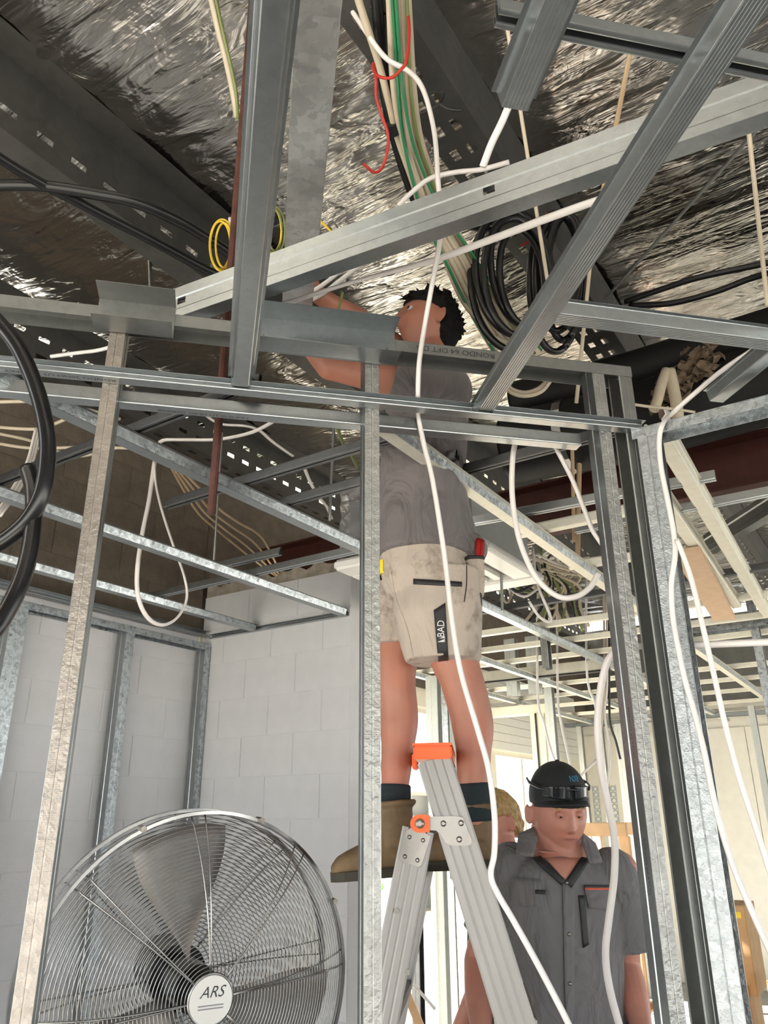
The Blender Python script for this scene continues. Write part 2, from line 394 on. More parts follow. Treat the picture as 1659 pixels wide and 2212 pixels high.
# purlins with slotted webs: sheet with real holes
def purlin(x, zt, zb, fl, y0, y1, label, rows=(0.55,), pitch=0.13, slot=0.06, flip=False, flange_rows=(), cee=False):
    root = empty('roof_purlin', V((x, y0, zb)), label, 'purlin', 'steel roof purlins under the foil')
    h = zt - zb; n = int((y1 - y0) / pitch); s = 1 if not flip else -1
    def strip(a0, a1, rws, fn, name):
        cuts = [a0] + [c for r_ in sorted(rws) for c in (r_ - 0.013, r_ + 0.013)] + [a1]
        vs, fs = [], []; ys = []
        for i in range(n): ys += [i * pitch, i * pitch + slot]
        ys.append(n * pitch)
        for yy in ys:
            for c in cuts: vs.append(fn(c, yy))
        m = len(cuts)
        for i in range(len(ys) - 1):
            for k in range(m - 1):
                if i % 2 == 0 and k % 2 == 1: continue
                a = i * m + k; fs.append((a, a + 1, a + m + 1, a + m))
        o = link(name, mesh(name, vs, fs), 'purlin_steel', root); md = o.modifiers.new('thick', 'SOLIDIFY'); md.thickness = 0.003; md.offset = 0
        return o
    strip(0, h, [r_ * h for r_ in rows], lambda c, yy: (0, yy, c), 'web')
    strip(0, fl, [r_ * fl for r_ in flange_rows], lambda c, yy: (-c * s, yy, 0), 'bottom_flange')
    strip(0, fl, [], lambda c, yy: ((-c if cee else c) * s, yy, h), 'top_flange')
    vs, fs = sheet([(-fl * s, 0), (-fl * s, 0.02)], y1 - y0, 0.003)
    o = link('lip', mesh('lip', vs, fs), 'purlin_steel', root, Matrix(((1, 0, 0, 0), (0, 0, 1, 0), (0, 1, 0, 0), (0, 0, 0, 1))))
    return root
purlin(-1.97, ZF - .02, ZB, 0.10, 0.2, 9.5, 'dark roof purlin with bright bolt slots crossing the upper left under the foil', rows=(0.28,), flange_rows=())
purlin(-3.12, ZF - .02, ZB, 0.10, 0.2, 9.5, 'dark slotted roof purlin above the block wall at the left side', rows=(0.25, 0.6), flange_rows=(0.5,))
purlin(-0.74, ZF - .02, 3.62, 0.16, 0.2, 9.5, 'grey roof purlin with two rows of slots behind the cable bundle', rows=(), flange_rows=(0.35, 0.72), slot=0.045, pitch=0.11, cee=True)
purlin(0.45, ZF - .02, ZB, 0.10, 0.2, 9.5, 'roof purlin at the far right edge of the roof', rows=(0.3,))

# block walls
def block_wall(name, origin, along, out, ncol, rows, raw_from, first_half=True, length=0.4, thick=0.19):
    """courses of 390 x 190 blocks with recessed joints; each block is a part"""
    root = empty(name, origin); root['kind'] = 'structure'
    W_ = ncol * length; H0, H1 = rows
    rotm = Matrix((along, Z.cross(along), Z)).transposed().to_4x4()
    sgn = 1 if Z.cross(along).dot(out) > 0 else -1
    def bx(nm, x0, x1, z0, z1, mat, back=0.0, bev=0.0):
        d0, d1 = sorted((sgn * -back, sgn * -thick)); return box(nm, (x0, d0, z0), (x1, d1, z1), mat, root, bev, rotm)
    bx('mortar_bed', 0, W_, H0 * 0.2, raw_from * 0.2, 'joint_paint', 0.0035)
    if H1 > raw_from: bx('mortar_bed', 0, W_, raw_from * 0.2, H1 * 0.2, 'joint_raw', 0.0035)
    protos = {}
    for r_ in range(H0, H1):
        st = 'block_raw' if r_ >= raw_from else 'block_paint'
        xs = [0.0]; x = length / 2 if (r_ % 2 == 0) == first_half else length
        while x < W_ - 1e-6: xs.append(x); x += length
        xs.append(W_)
        for a, b in zip(xs, xs[1:]):
            key = (round(b - a, 3), st)
            if key not in protos:
                o = box('block', (0, -0.03, 0), (b - a - 0.005, 0.03, 0.195), st, root, 0.002); protos[key] = o.data
            else: o = link('block', protos[key], None, root)
            mm = rotm.copy(); mm.translation = rotm.to_3x3() @ V((a + 0.0025, sgn * (-0.03 + random.uniform(-.0006, .0006)), r_ * 0.2 + 0.0025)); o.matrix_local = mm
    return root
block_wall('wall_left', V((-3.27, -0.9, 0)), Y, X, 10, (1, 19), 13)
block_wall('wall_back', V((-3.27, 3.12, 0)), X, -Y, 3, (2, 14), 14, length=0.347)
# broken render along the top of the back wall
def jagged(name, p0, d, out, n, base, amp, depth, mat):
    vs, fs = [], []
    L_ = d.length; e = d.normalized()
    for i in range(n + 1):
        q = p0 + e * (L_ * i / n); h = base + amp * (noise.noise(V((i * 0.45, 3, 1))) + 0.5 * noise.noise(V((i * 1.3, 8, 2))))
        vs += [q, q + Z * h, q + Z * h - out * depth, q - out * depth]
    for i in range(n):
        a = i * 4
        fs += [(a, a + 4, a + 5, a + 1), (a + 1, a + 5, a + 6, a + 2), (a + 2, a + 6, a + 7, a + 3)]
    fs += [(0, 1, 2, 3), (n * 4 + 3, n * 4 + 2, n * 4 + 1, n * 4)]
    return tag(link(name, mesh(name, vs, fs), mat), kind='structure')
jagged('trim_1', V((-3.27, 3.13, 2.795)), X * 1.05, -Y, 30, 0.07, 0.05, 0.15, 'render_edge')
# exterior walls beyond: left side wall with window openings, far wall
def ext_left():
    x0, x1 = -3.5, -3.3
    root = empty('wall_far_left', V((0, 0, 0))); root['kind'] = 'structure'
    for lo, hi in (((x0, 3.13, 0), (x1, 3.9, 2.6)), ((x0, 3.9, 2.45), (x1, 10, 2.6)), ((x0, 3.9, 0), (x1, 6.95, 0.1)), ((x0, 6.5, 0.1), (x1, 6.95, 2.45)), ((x0, 6.95, 0), (x1, 8.3, 0.6)), ((x0, 8.3, 0), (x1, 10, 2.45)), ((x0, 6.95, 2.2), (x1, 8.3, 2.45))):
        box('panel', lo, hi, 'cream_paint', root)
    box('panel', (x0, 3.13, 2.6), (x1, 10, 3.75), 'block_raw', root)
    for k in range(9):
        z = 2.2 + 0.08 * k
        bm_ = box('weatherboard', (x1, 6.4, z), (x1 + 0.018, 9.2, z + 0.076), 'weatherboard', root)
ext_left()
struct('wall_far', (-3.5, 9.45, 0), (-0.4, 9.6, 2.75), 'board')
struct('wall_far_gable', (-3.5, 9.65, 2.75), (6, 9.7, 3.8), 'galv_dull')
# unseen walls added behind and right of the viewer, darkening the roof space: sill wall, window band, upper wall
struct('wall_unseen_front_sill', (-3.5, -2.9, 0), (5.2, -2.7, 0.7), 'block_paint'); struct('wall_unseen_front_upper', (-3.5, -2.9, 2.3), (5.2, -2.7, 3.85), 'block_raw')
struct('wall_unseen_right_sill', (5.0, -2.7, 0), (5.2, 9.6, 0.4), 'block_paint'); struct('wall_unseen_right_upper', (5.0, -2.7, 2.4), (5.2, 9.6, 3.85), 'block_raw')
for k_, y_ in enumerate((-0.2, 2.4, 5.0, 7.6)): struct('wall_unseen_right_pier', (5.0, y_, 0.4), (5.2, y_ + 0.3, 2.4), 'block_paint')
for k_, x_ in enumerate((-2.2, 0.6, 3.2)): struct('wall_unseen_front_pier', (x_, -2.9, 0.7), (x_ + 0.3, -2.7, 2.3), 'block_paint')
for i, (a, b, z0, z1) in enumerate(((3.9, 5.2, 0.1, 2.45), (5.2, 6.5, 0.1, 2.45), (6.95, 8.3, 0.6, 2.2))):
    wn = empty('window_%d' % (i + 1), V((-3.36, a, z0))); wn['kind'] = 'structure'
    for lo, hi in (((0, 0, 0), (0.05, 0.05, z1 - z0)), ((0, b - a - 0.05, 0), (0.05, b - a, z1 - z0)), ((0, 0.05, 0), (0.05, b - a - 0.05, 0.05)), ((0, 0.05, z1 - z0 - 0.05), (0.05, b - a - 0.05, z1 - z0)), ((0, (b - a) / 2 - 0.02, 0.05), (0.04, (b - a) / 2 + 0.02, z1 - z0 - 0.05))):
        box('window_frame', lo, hi, 'cream_paint', wn)

# ================================================================== DIAGONAL PARTITION (in front)
GD = 'studs of the diagonal partition'
def stud(name, base, top, across, away, mat_f, label, group=None, wb=0.064, fl=0.035, mirror=False, mat_w='galv'):
    """steel stud: knurled near flange, web, far flange; base = near-left corner of the near flange"""
    root = empty(name, base, label, 'steel stud', group)
    d = top - base; s = -1 if mirror else 1
    o0 = base + (across * fl if mirror else V((0, 0, 0)))
    def part(nm, pl, mat):
        pts = [(p[0] * s, p[1]) for p in pl]
        mw = Matrix((across, away, d.normalized())).transposed().to_4x4()
        vs, fs = sheet(pts, d.length, 0.001); o = link(nm, mesh(nm, vs, fs), mat, root); mw.translation = o0 - base; o.matrix_local = mw; return o
    # near flange with the pressed groove down its middle
    m = fl / 2
    part('flange', [(fl - 0.0006, 0.0), (m + 0.002, 0.0), (m, 0.0012), (m - 0.002, 0.0), (0, 0)], mat_f)
    part('web', [(0, 0.0006), (0, wb * .42), (0.002, wb * .46), (0.002, wb * .54), (0, wb * .58), (0, wb - 0.0006)], mat_w)
    part('flange', [(0, wb), (fl, wb)], mat_f)
    part('lip', [(fl, 0.0006), (fl, 0.006)], mat_w); part('lip', [(fl, wb - 0.006), (fl, wb - 0.0006)], mat_w)
    return root
stud('wall_stud', dw(-0.311, 0, 0), dw(-0.311, 0, 2.745), DD, DP, 'galv_warm', 'warm grey steel stud at left, standing before the left side of the fan', GD, mirror=True)
stud('wall_stud', dw(0.309, 0, 0), dw(0.309, 0, 2.745), DD, DP, 'galv_stud', 'central steel stud standing straight up in front of the man on the ladder', GD)
sa = stud('wall_stud', dw(0.935, 0, 0), dw(0.935, 0, 2.745), DD, DP, 'galv_stud', 'steel stud with wide grey web, left edge of the post cluster at right', GD)
stud('wall_stud', dw(1.016, 0.0, 0), dw(1.016, 0.0, 2.752), DD, DP, 'galv_dull', 'dull steel stud closing the right end of the diagonal partition', GD, mirror=True, mat_w='galv_lit')  # web colour lifted against its dark reflection

for z_, t_ in ((1.78, 'RONDO 64 STUD'), (1.50, 'RONDO 64 STUD')): lettering(t_, 0.009, dw(0.9342, 0.018, z_), -Z, -DP, 'print_dark', sa, 1.6)
# top track of the partition, text on its near flange
tk = member('top_track', p_track(0.067, 0.034), dw(-0.95, 0.032, 2.755), dw(1.053, 0.032, 2.755), Z, 'galv_dull', 'long dull top track of the diagonal partition with printed lettering', 'steel track', None)
lettering('RONDO 64 DFT D.5', 0.021, dw(0.55, -0.0035, 2.738), -DD, -Z, 'print_dark', tk, 1.15)
lettering('RONDO 64', 0.018, dw(-0.72, -0.0035, 2.738), -DD, -Z, 'print_dark', tk, 1.15)
def splice(a0, a1, drop, label, mat):
    o = empty('splice_sleeve', dw(a0, -0.004, 2.76), label, 'splice plate', 'splice sleeves on the top track')
    def pt(nm, pl):
        mw, _, _ = frame(V((0, 0, 0)), DD, Z); vs, fs = sheet(pl, a1 - a0, 0.0012); q = link(nm, mesh(nm, vs, fs), mat, o); q.matrix_local = mw
    pt('face', [(0.0, 0.012), (0, -drop)]); pt('top_lip', [(0.0, 0.0125), (-0.072, 0.0125)]); pt('bottom_lip', [(0.0, -drop - .001), (-0.012, -drop - .004), (-0.072, -drop - .004)])
    for a in (0.03, a1 - a0 - 0.02): screw(DD * a - DP * 0.001 - Z * drop * 0.45, -DP, 0.003, o)
    return o
splice(-0.345, -0.165, 0.075, 'short folded steel sleeve lapping the left end of the diagonal channel', 'galv_dull')
splice(0.02, 0.385, 0.085, 'long smooth steel sleeve on the top track beside the man', 'galv')

# perimeter tracks for the ceilings on both faces
def c_track(name, p0, p1, open_dir, h, f, mat, label, group=None, f2=None):
    """C section lying along p0-p1, web at the wall, both flanges pointing along open_dir"""
    d = (p1 - p0).normalized(); mw, x, u = frame(p0, p1 - p0, Z); s = 1 if x.dot(open_dir) > 0 else -1
    pl = [(s * (f2 or f), h), (0, h), (0, 0), (s * f, 0), (s * f, 0.004)]
    vs, fs = sheet(pl, (p1 - p0).length, 0.0012); o = link(name, mesh(name, vs, fs), mat); mw.translation = p0; o.matrix_local = mw
    return tag(o, label, 'steel track', group)
GP = 'ceiling perimeter tracks on the diagonal partition'
n1 = c_track('perimeter_track', dw(-1.0, -0.001, 2.545), dw(1.062, -0.001, 2.545), -DP, 0.032, 0.03, 'galv', 'bright perimeter track on the near face of the partition, holding channel ends', GP, 0.022)
n2 = c_track('perimeter_track', dw(-1.0, 0.067, 2.535), dw(0.915, 0.067, 2.535), DP, 0.034, 0.034, 'galv', 'perimeter track on the far face of the partition with print underneath', GP)
lettering('RONDO 20MM UT D SUPRT', 0.013, dw(-0.40, -0.016, 2.5440), -DD, DP, 'print_dark', n1, 1.5)
lettering('RONDO 20MM UT D-SUPRT', 0.012, dw(-0.08, 0.090, 2.5340), DD, -DP, 'print_dark', n2, 1.5)

# near ceiling: furring channels across, carrying rails above
GF = 'furring channels of the near ceiling'
FB = 2.552
member('furring_channel', p_fur(False, 0.036, 0.03, 0.032), dw(0.004, -0.004, FB), dw(0.012, -1.16, FB), Z, 'galv', 'smooth furring channel running overhead from the left part of the track', 'ceiling channel', GF)
member('furring_channel', p_fur(True), dw(0.612, -0.004, FB), dw(0.603, -1.35, FB), Z, 'galv', 'ribbed furring channel slanting from the track to the upper right corner', 'ceiling channel', GF)
member('furring_channel', p_fur(True), dw(0.362, KD * 0 - 0.895, FB), dw(0.357, -1.35, FB), Z, 'galv', 'short ribbed furring channel with free end at the top right', 'ceiling channel', GF)
GR = 'carrying rails above the near ceiling'
member('carrying_rail', p_fur(True), dw(0.592, -0.392, FB + 0.031), dw(1.75, -0.392, FB + 0.031), Z, 'galv', 'ribbed channel running right, screwed on top of the slanting channel', 'ceiling channel', GR)
def tcr(p0, p1, label, mat='galv', group=None, name='top_cross_rail'):
    return member(name, p_tcr(), p0, p1, Z, mat, label, 'ceiling rail', group, t=0.001)
tcr(dw(0.30, -1.0, FB + 0.03), dw(1.3, -1.0, FB + 0.03), 'slotted top cross rail at the upper right above the slanting channel', 'galv', GR)
# high channel lying over the partition
a0, a1 = at_z(322, 706, 2.79), at_z(1659, 240, 2.79)
dirn = (a1 - a0).normalized(); back = Z.cross(dirn); back = back if back.dot(A) > 0 else -back
def swage_channel():
    root = empty('swaged_stud', a0, 'wide swaged steel channel crossing the picture above the partition', 'steel channel')
    L_ = (a1 - a0).length + 0.7; mw = Matrix((back, Z, back.cross(Z))).transposed().to_4x4()
    if (back.cross(Z)).dot(dirn) < 0: mw = Matrix((back, Z, dirn)).transposed().to_4x4()
    wb = 0.094
    # web with two service holes: grid with real openings
    prof = [(0.0, 0.0), (0, 0.024), (0.0018, 0.028), (0.0018, 0.040), (0.0018, 0.060), (0, wb - 0.030), (0, wb)]
    holes = [0.10, 0.93]; zs = [0.0]
    for h in holes: zs += [h - 0.013, h + 0.013]
    zs.append(L_); vs, fs = [], []
    for z in zs:
        for x, y in prof: vs.append((x, y, z))
    m = len(prof)
    for i in range(len(zs) - 1):
        for k in range(m - 1):
            if i % 2 == 1 and k in (3,): continue
            a = i * m + k; fs.append((a, a + 1, a + m + 1, a + m))
    o = link('web', mesh('web', vs, fs), 'galv', root, mw); md = o.modifiers.new('t', 'SOLIDIFY'); md.thickness = 0.0012; md.offset = 0
    for pl, nm in (([(0, 0), (0.040, 0), (0.040, 0.008)], 'flange'), ([(0, wb), (0.040, wb), (0.040, wb - 0.008)], 'flange')):
        vs, fs = sheet(pl, L_, 0.0012); link(nm, mesh(nm, vs, fs), 'galv', root, mw)
    return root
swage_channel()

# flat bracing channel hanging over the man's hands
q1 = at_z(640, 690, 3.02); q0 = at_z(688, 0, 3.02)
member('bracing_channel', [(-0.044, 0.03), (-0.044, 0), (0.044, 0), (0.044, 0.03)], q1, q1 + (q0 - q1) * 1.3, Z, 'galv_brace', 'flat spangled steel channel overhead left of the cable bundle', 'steel channel')
rod('hanger_rod', at_d(547, -15, 1.57), at_d(456, 1112, 1.97), 0.0115, 'rust', None, 10, 'rust brown vertical rod behind the smooth overhead channel', 'rod')

# ================================================================== X WALL AT RIGHT
XY = 1.893
xs = at_y(1380, 1004, XY).x
stud('wall_stud', V((-0.437, XY, 0)), V((-0.437, XY, 2.54)), X, Y, 'galv_post', 'spangled steel stud in front at the right of the post cluster', 'studs of the right hand wall', fl=0.05)
member('top_track', p_track(0.066, 0.03), V((-0.45, XY + 0.032, 2.55)), V((0.9, XY + 0.032, 2.55)), Z, 'galv_flake', 'spangled top track running right from the post cluster', 'steel track')
f1 = at_z(1548, 868, 2.59); member('furring_channel', p_fur(False), f1, f1 - DP * 0.9, Z, 'galv', 'furring channel above the spangled track at the right edge', 'ceiling channel')
# battens beyond it
GB = 'ceiling battens of the far right bay'
member('ceiling_batten', p_fur(False, 0.04, 0.028, 0.034), V((-0.405, 2.0, 2.58)), V((-0.50, 4.5, 2.58)), Z, 'cream_lit_steel', 'pale ceiling batten running away from under the spangled track', 'ceiling channel', GB)
member('ceiling_batten', p_fur(False, 0.04, 0.028, 0.034), V((-0.53, 2.5, 2.58)), V((-0.60, 4.2, 2.58)), Z, 'cream_lit_steel', 'shorter pale ceiling batten lying beside the chipboard strip', 'ceiling channel', GB)
c0, c1 = at_z(1482, 1192, 2.56), at_z(1566, 1340, 2.56)
e_ = (c1 - c0).normalized(); s_ = Z.cross(e_)
mw, _, _ = frame(c0, c1 - c0, Z); mw.translation = c0
tag(box('chipboard_strip', (-0.055, 0, 0), (0.055, 0.016, (c1 - c0).length), 'chipboard', None, 0.002, mw), 'tan chipboard strip lying on the battens at right', 'board')
member('steel_joist', p_swage(0.05, 0.09, 0.01), at_z(1525, 1195, 2.75), at_z(1720, 1075, 2.75), Z, 'galv_dull', 'grey channel crossing under the black duct at the far right', 'steel channel')

# ================================================================== CEILING OF THE FAR ROOM
GT = 'ceiling battens of the left bay'
def batten(x, y0, y1, label, mat='galv', group=GT, side='galv_flake'):
    root = empty('ceiling_batten', V((x, y0, ZC)), label, 'ceiling channel', group)
    mw, _, _ = frame(V((0, 0, 0)), Y, Z); L_ = y1 - y0
    for nm, pl, m_ in (('face', [(-0.0195, 0), (0.0195, 0)], mat), ('side', [(-0.026, 0.028), (-0.0197, 0.0006)], side), ('side', [(0.0197, 0.0006), (0.026, 0.028)], side), ('lip', [(-0.036, 0.028), (-0.0263, 0.028)], mat), ('lip', [(0.0263, 0.028), (0.036, 0.028)], mat)):
        vs, fs = sheet(pl, L_, 0.0012); link(nm, mesh(nm, vs, fs), m_, root, mw)
    return root
batten(-1.0, 1.45, 5.4, 'ceiling batten passing in front of the man on the ladder', 'cream_lit_steel', GT)  # face colour carries the warm light on the underside
batten(-1.62, 0.72, 5.4, 'ceiling batten crossing behind the left stud towards the central stud')
batten(-2.26, 0.25, 3.09, 'ceiling batten behind the hanging white cable loop, ending on the back wall')
batten(-2.86, 0.2, 3.09, 'ceiling batten nearest the left wall, ending at the room corner')
GX = 'top cross rails of the left bay'
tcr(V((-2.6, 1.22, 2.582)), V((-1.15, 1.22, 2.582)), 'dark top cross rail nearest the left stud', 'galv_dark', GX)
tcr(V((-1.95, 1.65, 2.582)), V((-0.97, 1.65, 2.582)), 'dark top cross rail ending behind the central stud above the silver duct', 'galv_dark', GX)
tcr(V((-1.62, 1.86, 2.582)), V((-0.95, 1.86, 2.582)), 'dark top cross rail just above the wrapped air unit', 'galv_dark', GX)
tcr(V((-3.0, 2.42, 2.582)), V((-1.6, 2.40, 2.582)), 'grey top cross rail hanging near the back wall', 'galv', GX)
tcr(V((-2.45, 2.36, 2.63)), V((-2.05, 2.36, 2.63)), 'short offcut of rail lying on the rail near the back wall', 'galv', GX)
GX2 = 'cross rails right of the man'
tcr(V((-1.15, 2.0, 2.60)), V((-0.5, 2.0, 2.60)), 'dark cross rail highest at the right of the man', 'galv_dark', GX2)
tcr(V((-1.25, 2.42, 2.60)), V((-0.35, 2.49, 2.60)), 'bright slotted cross rail below the black duct', 'galv', GX2)
member('ceiling_batten', p_fur(False), V((-1.08, 2.6, 2.585)), V((-0.55, 2.6, 2.585)), Z, 'cream_lit_steel', 'short pale batten with dark side meeting the post cluster', 'ceiling channel', GX2)
member('ceiling_batten', p_fur(False), V((-1.07, 3.1, 2.585)), V((-0.6, 3.16, 2.585)), Z, 'cream_lit_steel', 'second short pale batten right of the long one', 'ceiling channel', GX2)
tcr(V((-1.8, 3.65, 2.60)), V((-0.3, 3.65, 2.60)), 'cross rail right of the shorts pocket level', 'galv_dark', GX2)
tcr(V((-0.9, 2.72, 2.60)), V((1.2, 2.76, 2.60)), 'bright slotted cross rail crossing under the black duct at right', 'galv', GX2)
# many channels of the far bays, seen edge on
GFAR = 'far ceiling channels seen edge on'
for i, y in enumerate((4.1, 4.55, 5.0, 6.1, 6.7, 7.35, 8.1, 8.7)):
    member('ceiling_batten', p_fur(False), V((-3.2, y, 2.59)), V((1.2, y, 2.59)), Z, 'cream_lit_steel', 'thin pale far ceiling channel seen edge on, %s of eight counted from the ladder' % ('first', 'second', 'third', 'fourth', 'fifth', 'sixth', 'seventh', 'last')[i], 'ceiling channel', GFAR)
for i, x in enumerate((-1.62, -2.25, -2.9)):
    batten(x, 5.4 if i == 0 else 3.5, 9.3, ('right hand', 'middle', 'left hand')[i] + ' long batten running to the far wall, seen beyond the bare legs', 'cream_lit_steel', 'battens running to the far wall', 'galv_flake')
batten(-1.0, 5.4, 9.3, 'batten running to the far wall behind the post cluster', 'cream_lit_steel', 'battens running to the far wall')
batten(-0.4, 4.6, 9.3, 'batten running to the far wall at right of the post cluster', 'cream_lit_steel', 'battens running to the far wall')
# left and back walls: lining
GL = 'studs lining the left block wall'
def wall_stud_left(px0, px1, py, label):
    y0, y1 = at_x(px0, py, -3.19).y, at_x(px1, py, -3.19).y
    stud('wall_stud', V((-3.19, y0, 0)), V((-3.19, y0, 2.5)), Y, -X, 'galv_flake', label, GL, fl=max(0.03, y1 - y0), mirror=False)
wall_stud_left(-5, 32, 1500, 'spangled stud on the block wall at the left edge of the picture')
wall_stud_left(247, 267, 1590, 'spangled stud standing alone in the middle of the left wall')
wall_stud_left(428, 441, 1590, 'stud in the corner of the two block walls')
member('wall_track', p_track(0.066, 0.034), V((-3.222, 0.0, 2.515)), V((-3.222, 3.11, 2.515)), Z, 'galv_flake', 'spangled top track along the left block wall', 'steel track')
c_track('perimeter_track', V((-3.235, 0.0, 2.56)), V((-3.235, 3.11, 2.56)), X, 0.03, 0.035, 'galv', 'smooth perimeter track above the left wall top track', None)
c_track('perimeter_track', V((-3.19, 3.115, 2.548)), V((-2.24, 3.115, 2.548)), -Y, 0.022, 0.022, 'galv', 'thin perimeter track along the back block wall', None)

# roof beam and services
def rsj():
    root = empty('roof_beam', V((-3.25, 3.6, 2.96)), 'dark red steel beam crossing behind the man above the back wall', 'steel beam')
    for lo, hi, nm in (((0, -0.075, 0), (5.2, 0.075, 0.012), 'bottom_flange'), ((0, -0.005, 0.012), (5.2, 0.005, 0.238), 'web'), ((0, -0.075, 0.238), (5.2, 0.075, 0.25), 'top_flange')):
        box(nm, lo, hi, 'red_steel', root)
rsj()
def duct():
    root = empty('flexible_duct', V((-1.25, 3.15, 3.25)), 'thick black insulated duct running right behind the man', 'duct')
    path = smooth_path([V((-1.3, 3.1, 3.22)), V((-0.8, 3.12, 3.2)), V((-0.2, 3.18, 3.24)), V((0.6, 3.2, 3.26)), V((1.4, 3.2, 3.26))], 24)
    path = [p - root.location for p in path]
    vs, fs = tube_geo(path, 0.17, 18); o = link('sleeve', mesh('sleeve', vs, fs), 'cable_sheath', root, smooth=True)
    vs, fs = tube_geo([p + V((0, 0, 0.30)) + V((0, 0.1, 0)) for p in path], 0.10, 14); link('sleeve', mesh('sleeve', vs, fs), 'cable_sheath', root, smooth=True)
    for i in (14, 34, 60):
        p = path[i]; vs, fs = tube_geo([p - X * 0.02, p + X * 0.02], 0.175, 18); link('strap', mesh('strap', vs, fs), 'chrome', root)
duct()
def ac_unit():
    c = at_z(718, 1232, 2.56)
    root = empty('air_unit', c, 'ceiling air unit left of the man, wrapped in clear plastic above a white frame', 'air conditioner')
    mwu = Matrix.Rotation(math.radians(4), 4, 'Z')
    box('body', (0.04, 0.06, 0.05), (0.62, 0.62, 0.32), 'grey_box', root, 0.01)
    for lo, hi in (((0, 0, 0), (0.66, 0.12, 0.045)), ((0, 0.56, 0), (0.66, 0.68, 0.045)), ((0, 0.12, 0), (0.1, 0.56, 0.045)), ((0.56, 0.12, 0), (0.66, 0.56, 0.045))):
        box('grille_frame', lo, hi, 'white_plastic', root, 0.012)
    for k in range(6): box('grille_slat', (0.12 + 0.072 * k, 0.13, 0.01), (0.155 + 0.072 * k, 0.55, 0.03), 'white_plastic', root)
    vs, fs = [], []
    n, m = 26, 14
    for jj in range(m + 1):
        for ii in range(n + 1):
            u = ii / n; q = V((0.015, 0.62 * (1 - u / 0.5) + 0.03, 0)) if u < 0.5 else V((0.015 + 0.6 * (u - 0.5) / 0.5, 0.03, 0))
            q.z = 0.05 + 0.31 * jj / m; q += V((noise.noise(V((ii * .7, jj * .7, 1))), noise.noise(V((ii * .7, jj * .7, 5))), 0)) * 0.022
            vs.append(q)
    for jj in range(m):
        for ii in range(n):
            a = jj * (n + 1) + ii; fs.append((a, a + 1, a + n + 2, a + n + 1))
    link('plastic_wrap', mesh('plastic_wrap', vs, fs), 'wrap', root, smooth=False)
    c = at_z(1106, 1228, 2.60)
    r2 = empty('return_air_box', c, 'grey sheet metal air box with pale underside just right of the man', 'air box')
    box('body', (-0.62, -0.32, 0.02), (0.0, 0.12, 0.16), 'grey_box', r2, 0.004)
    box('flange', (-0.64, -0.34, 0), (0.02, 0.14, 0.02), 'white_plastic', r2)
    box('label_plate', (-0.3, -0.3235, 0.06), (-0.14, -0.3195, 0.10), 'galv', r2)
m_, nt_, b_ = new_mat('wrap'); b_.inputs['Base Color'].default_value = (0.8, 0.8, 0.82, 1); b_.inputs['Roughness'].default_value = 0.12; b_.inputs['Transmission Weight'].default_value = 0.75; b_.inputs['IOR'].default_value = 1.2
MATS['wrap'] = m_
ac_unit()

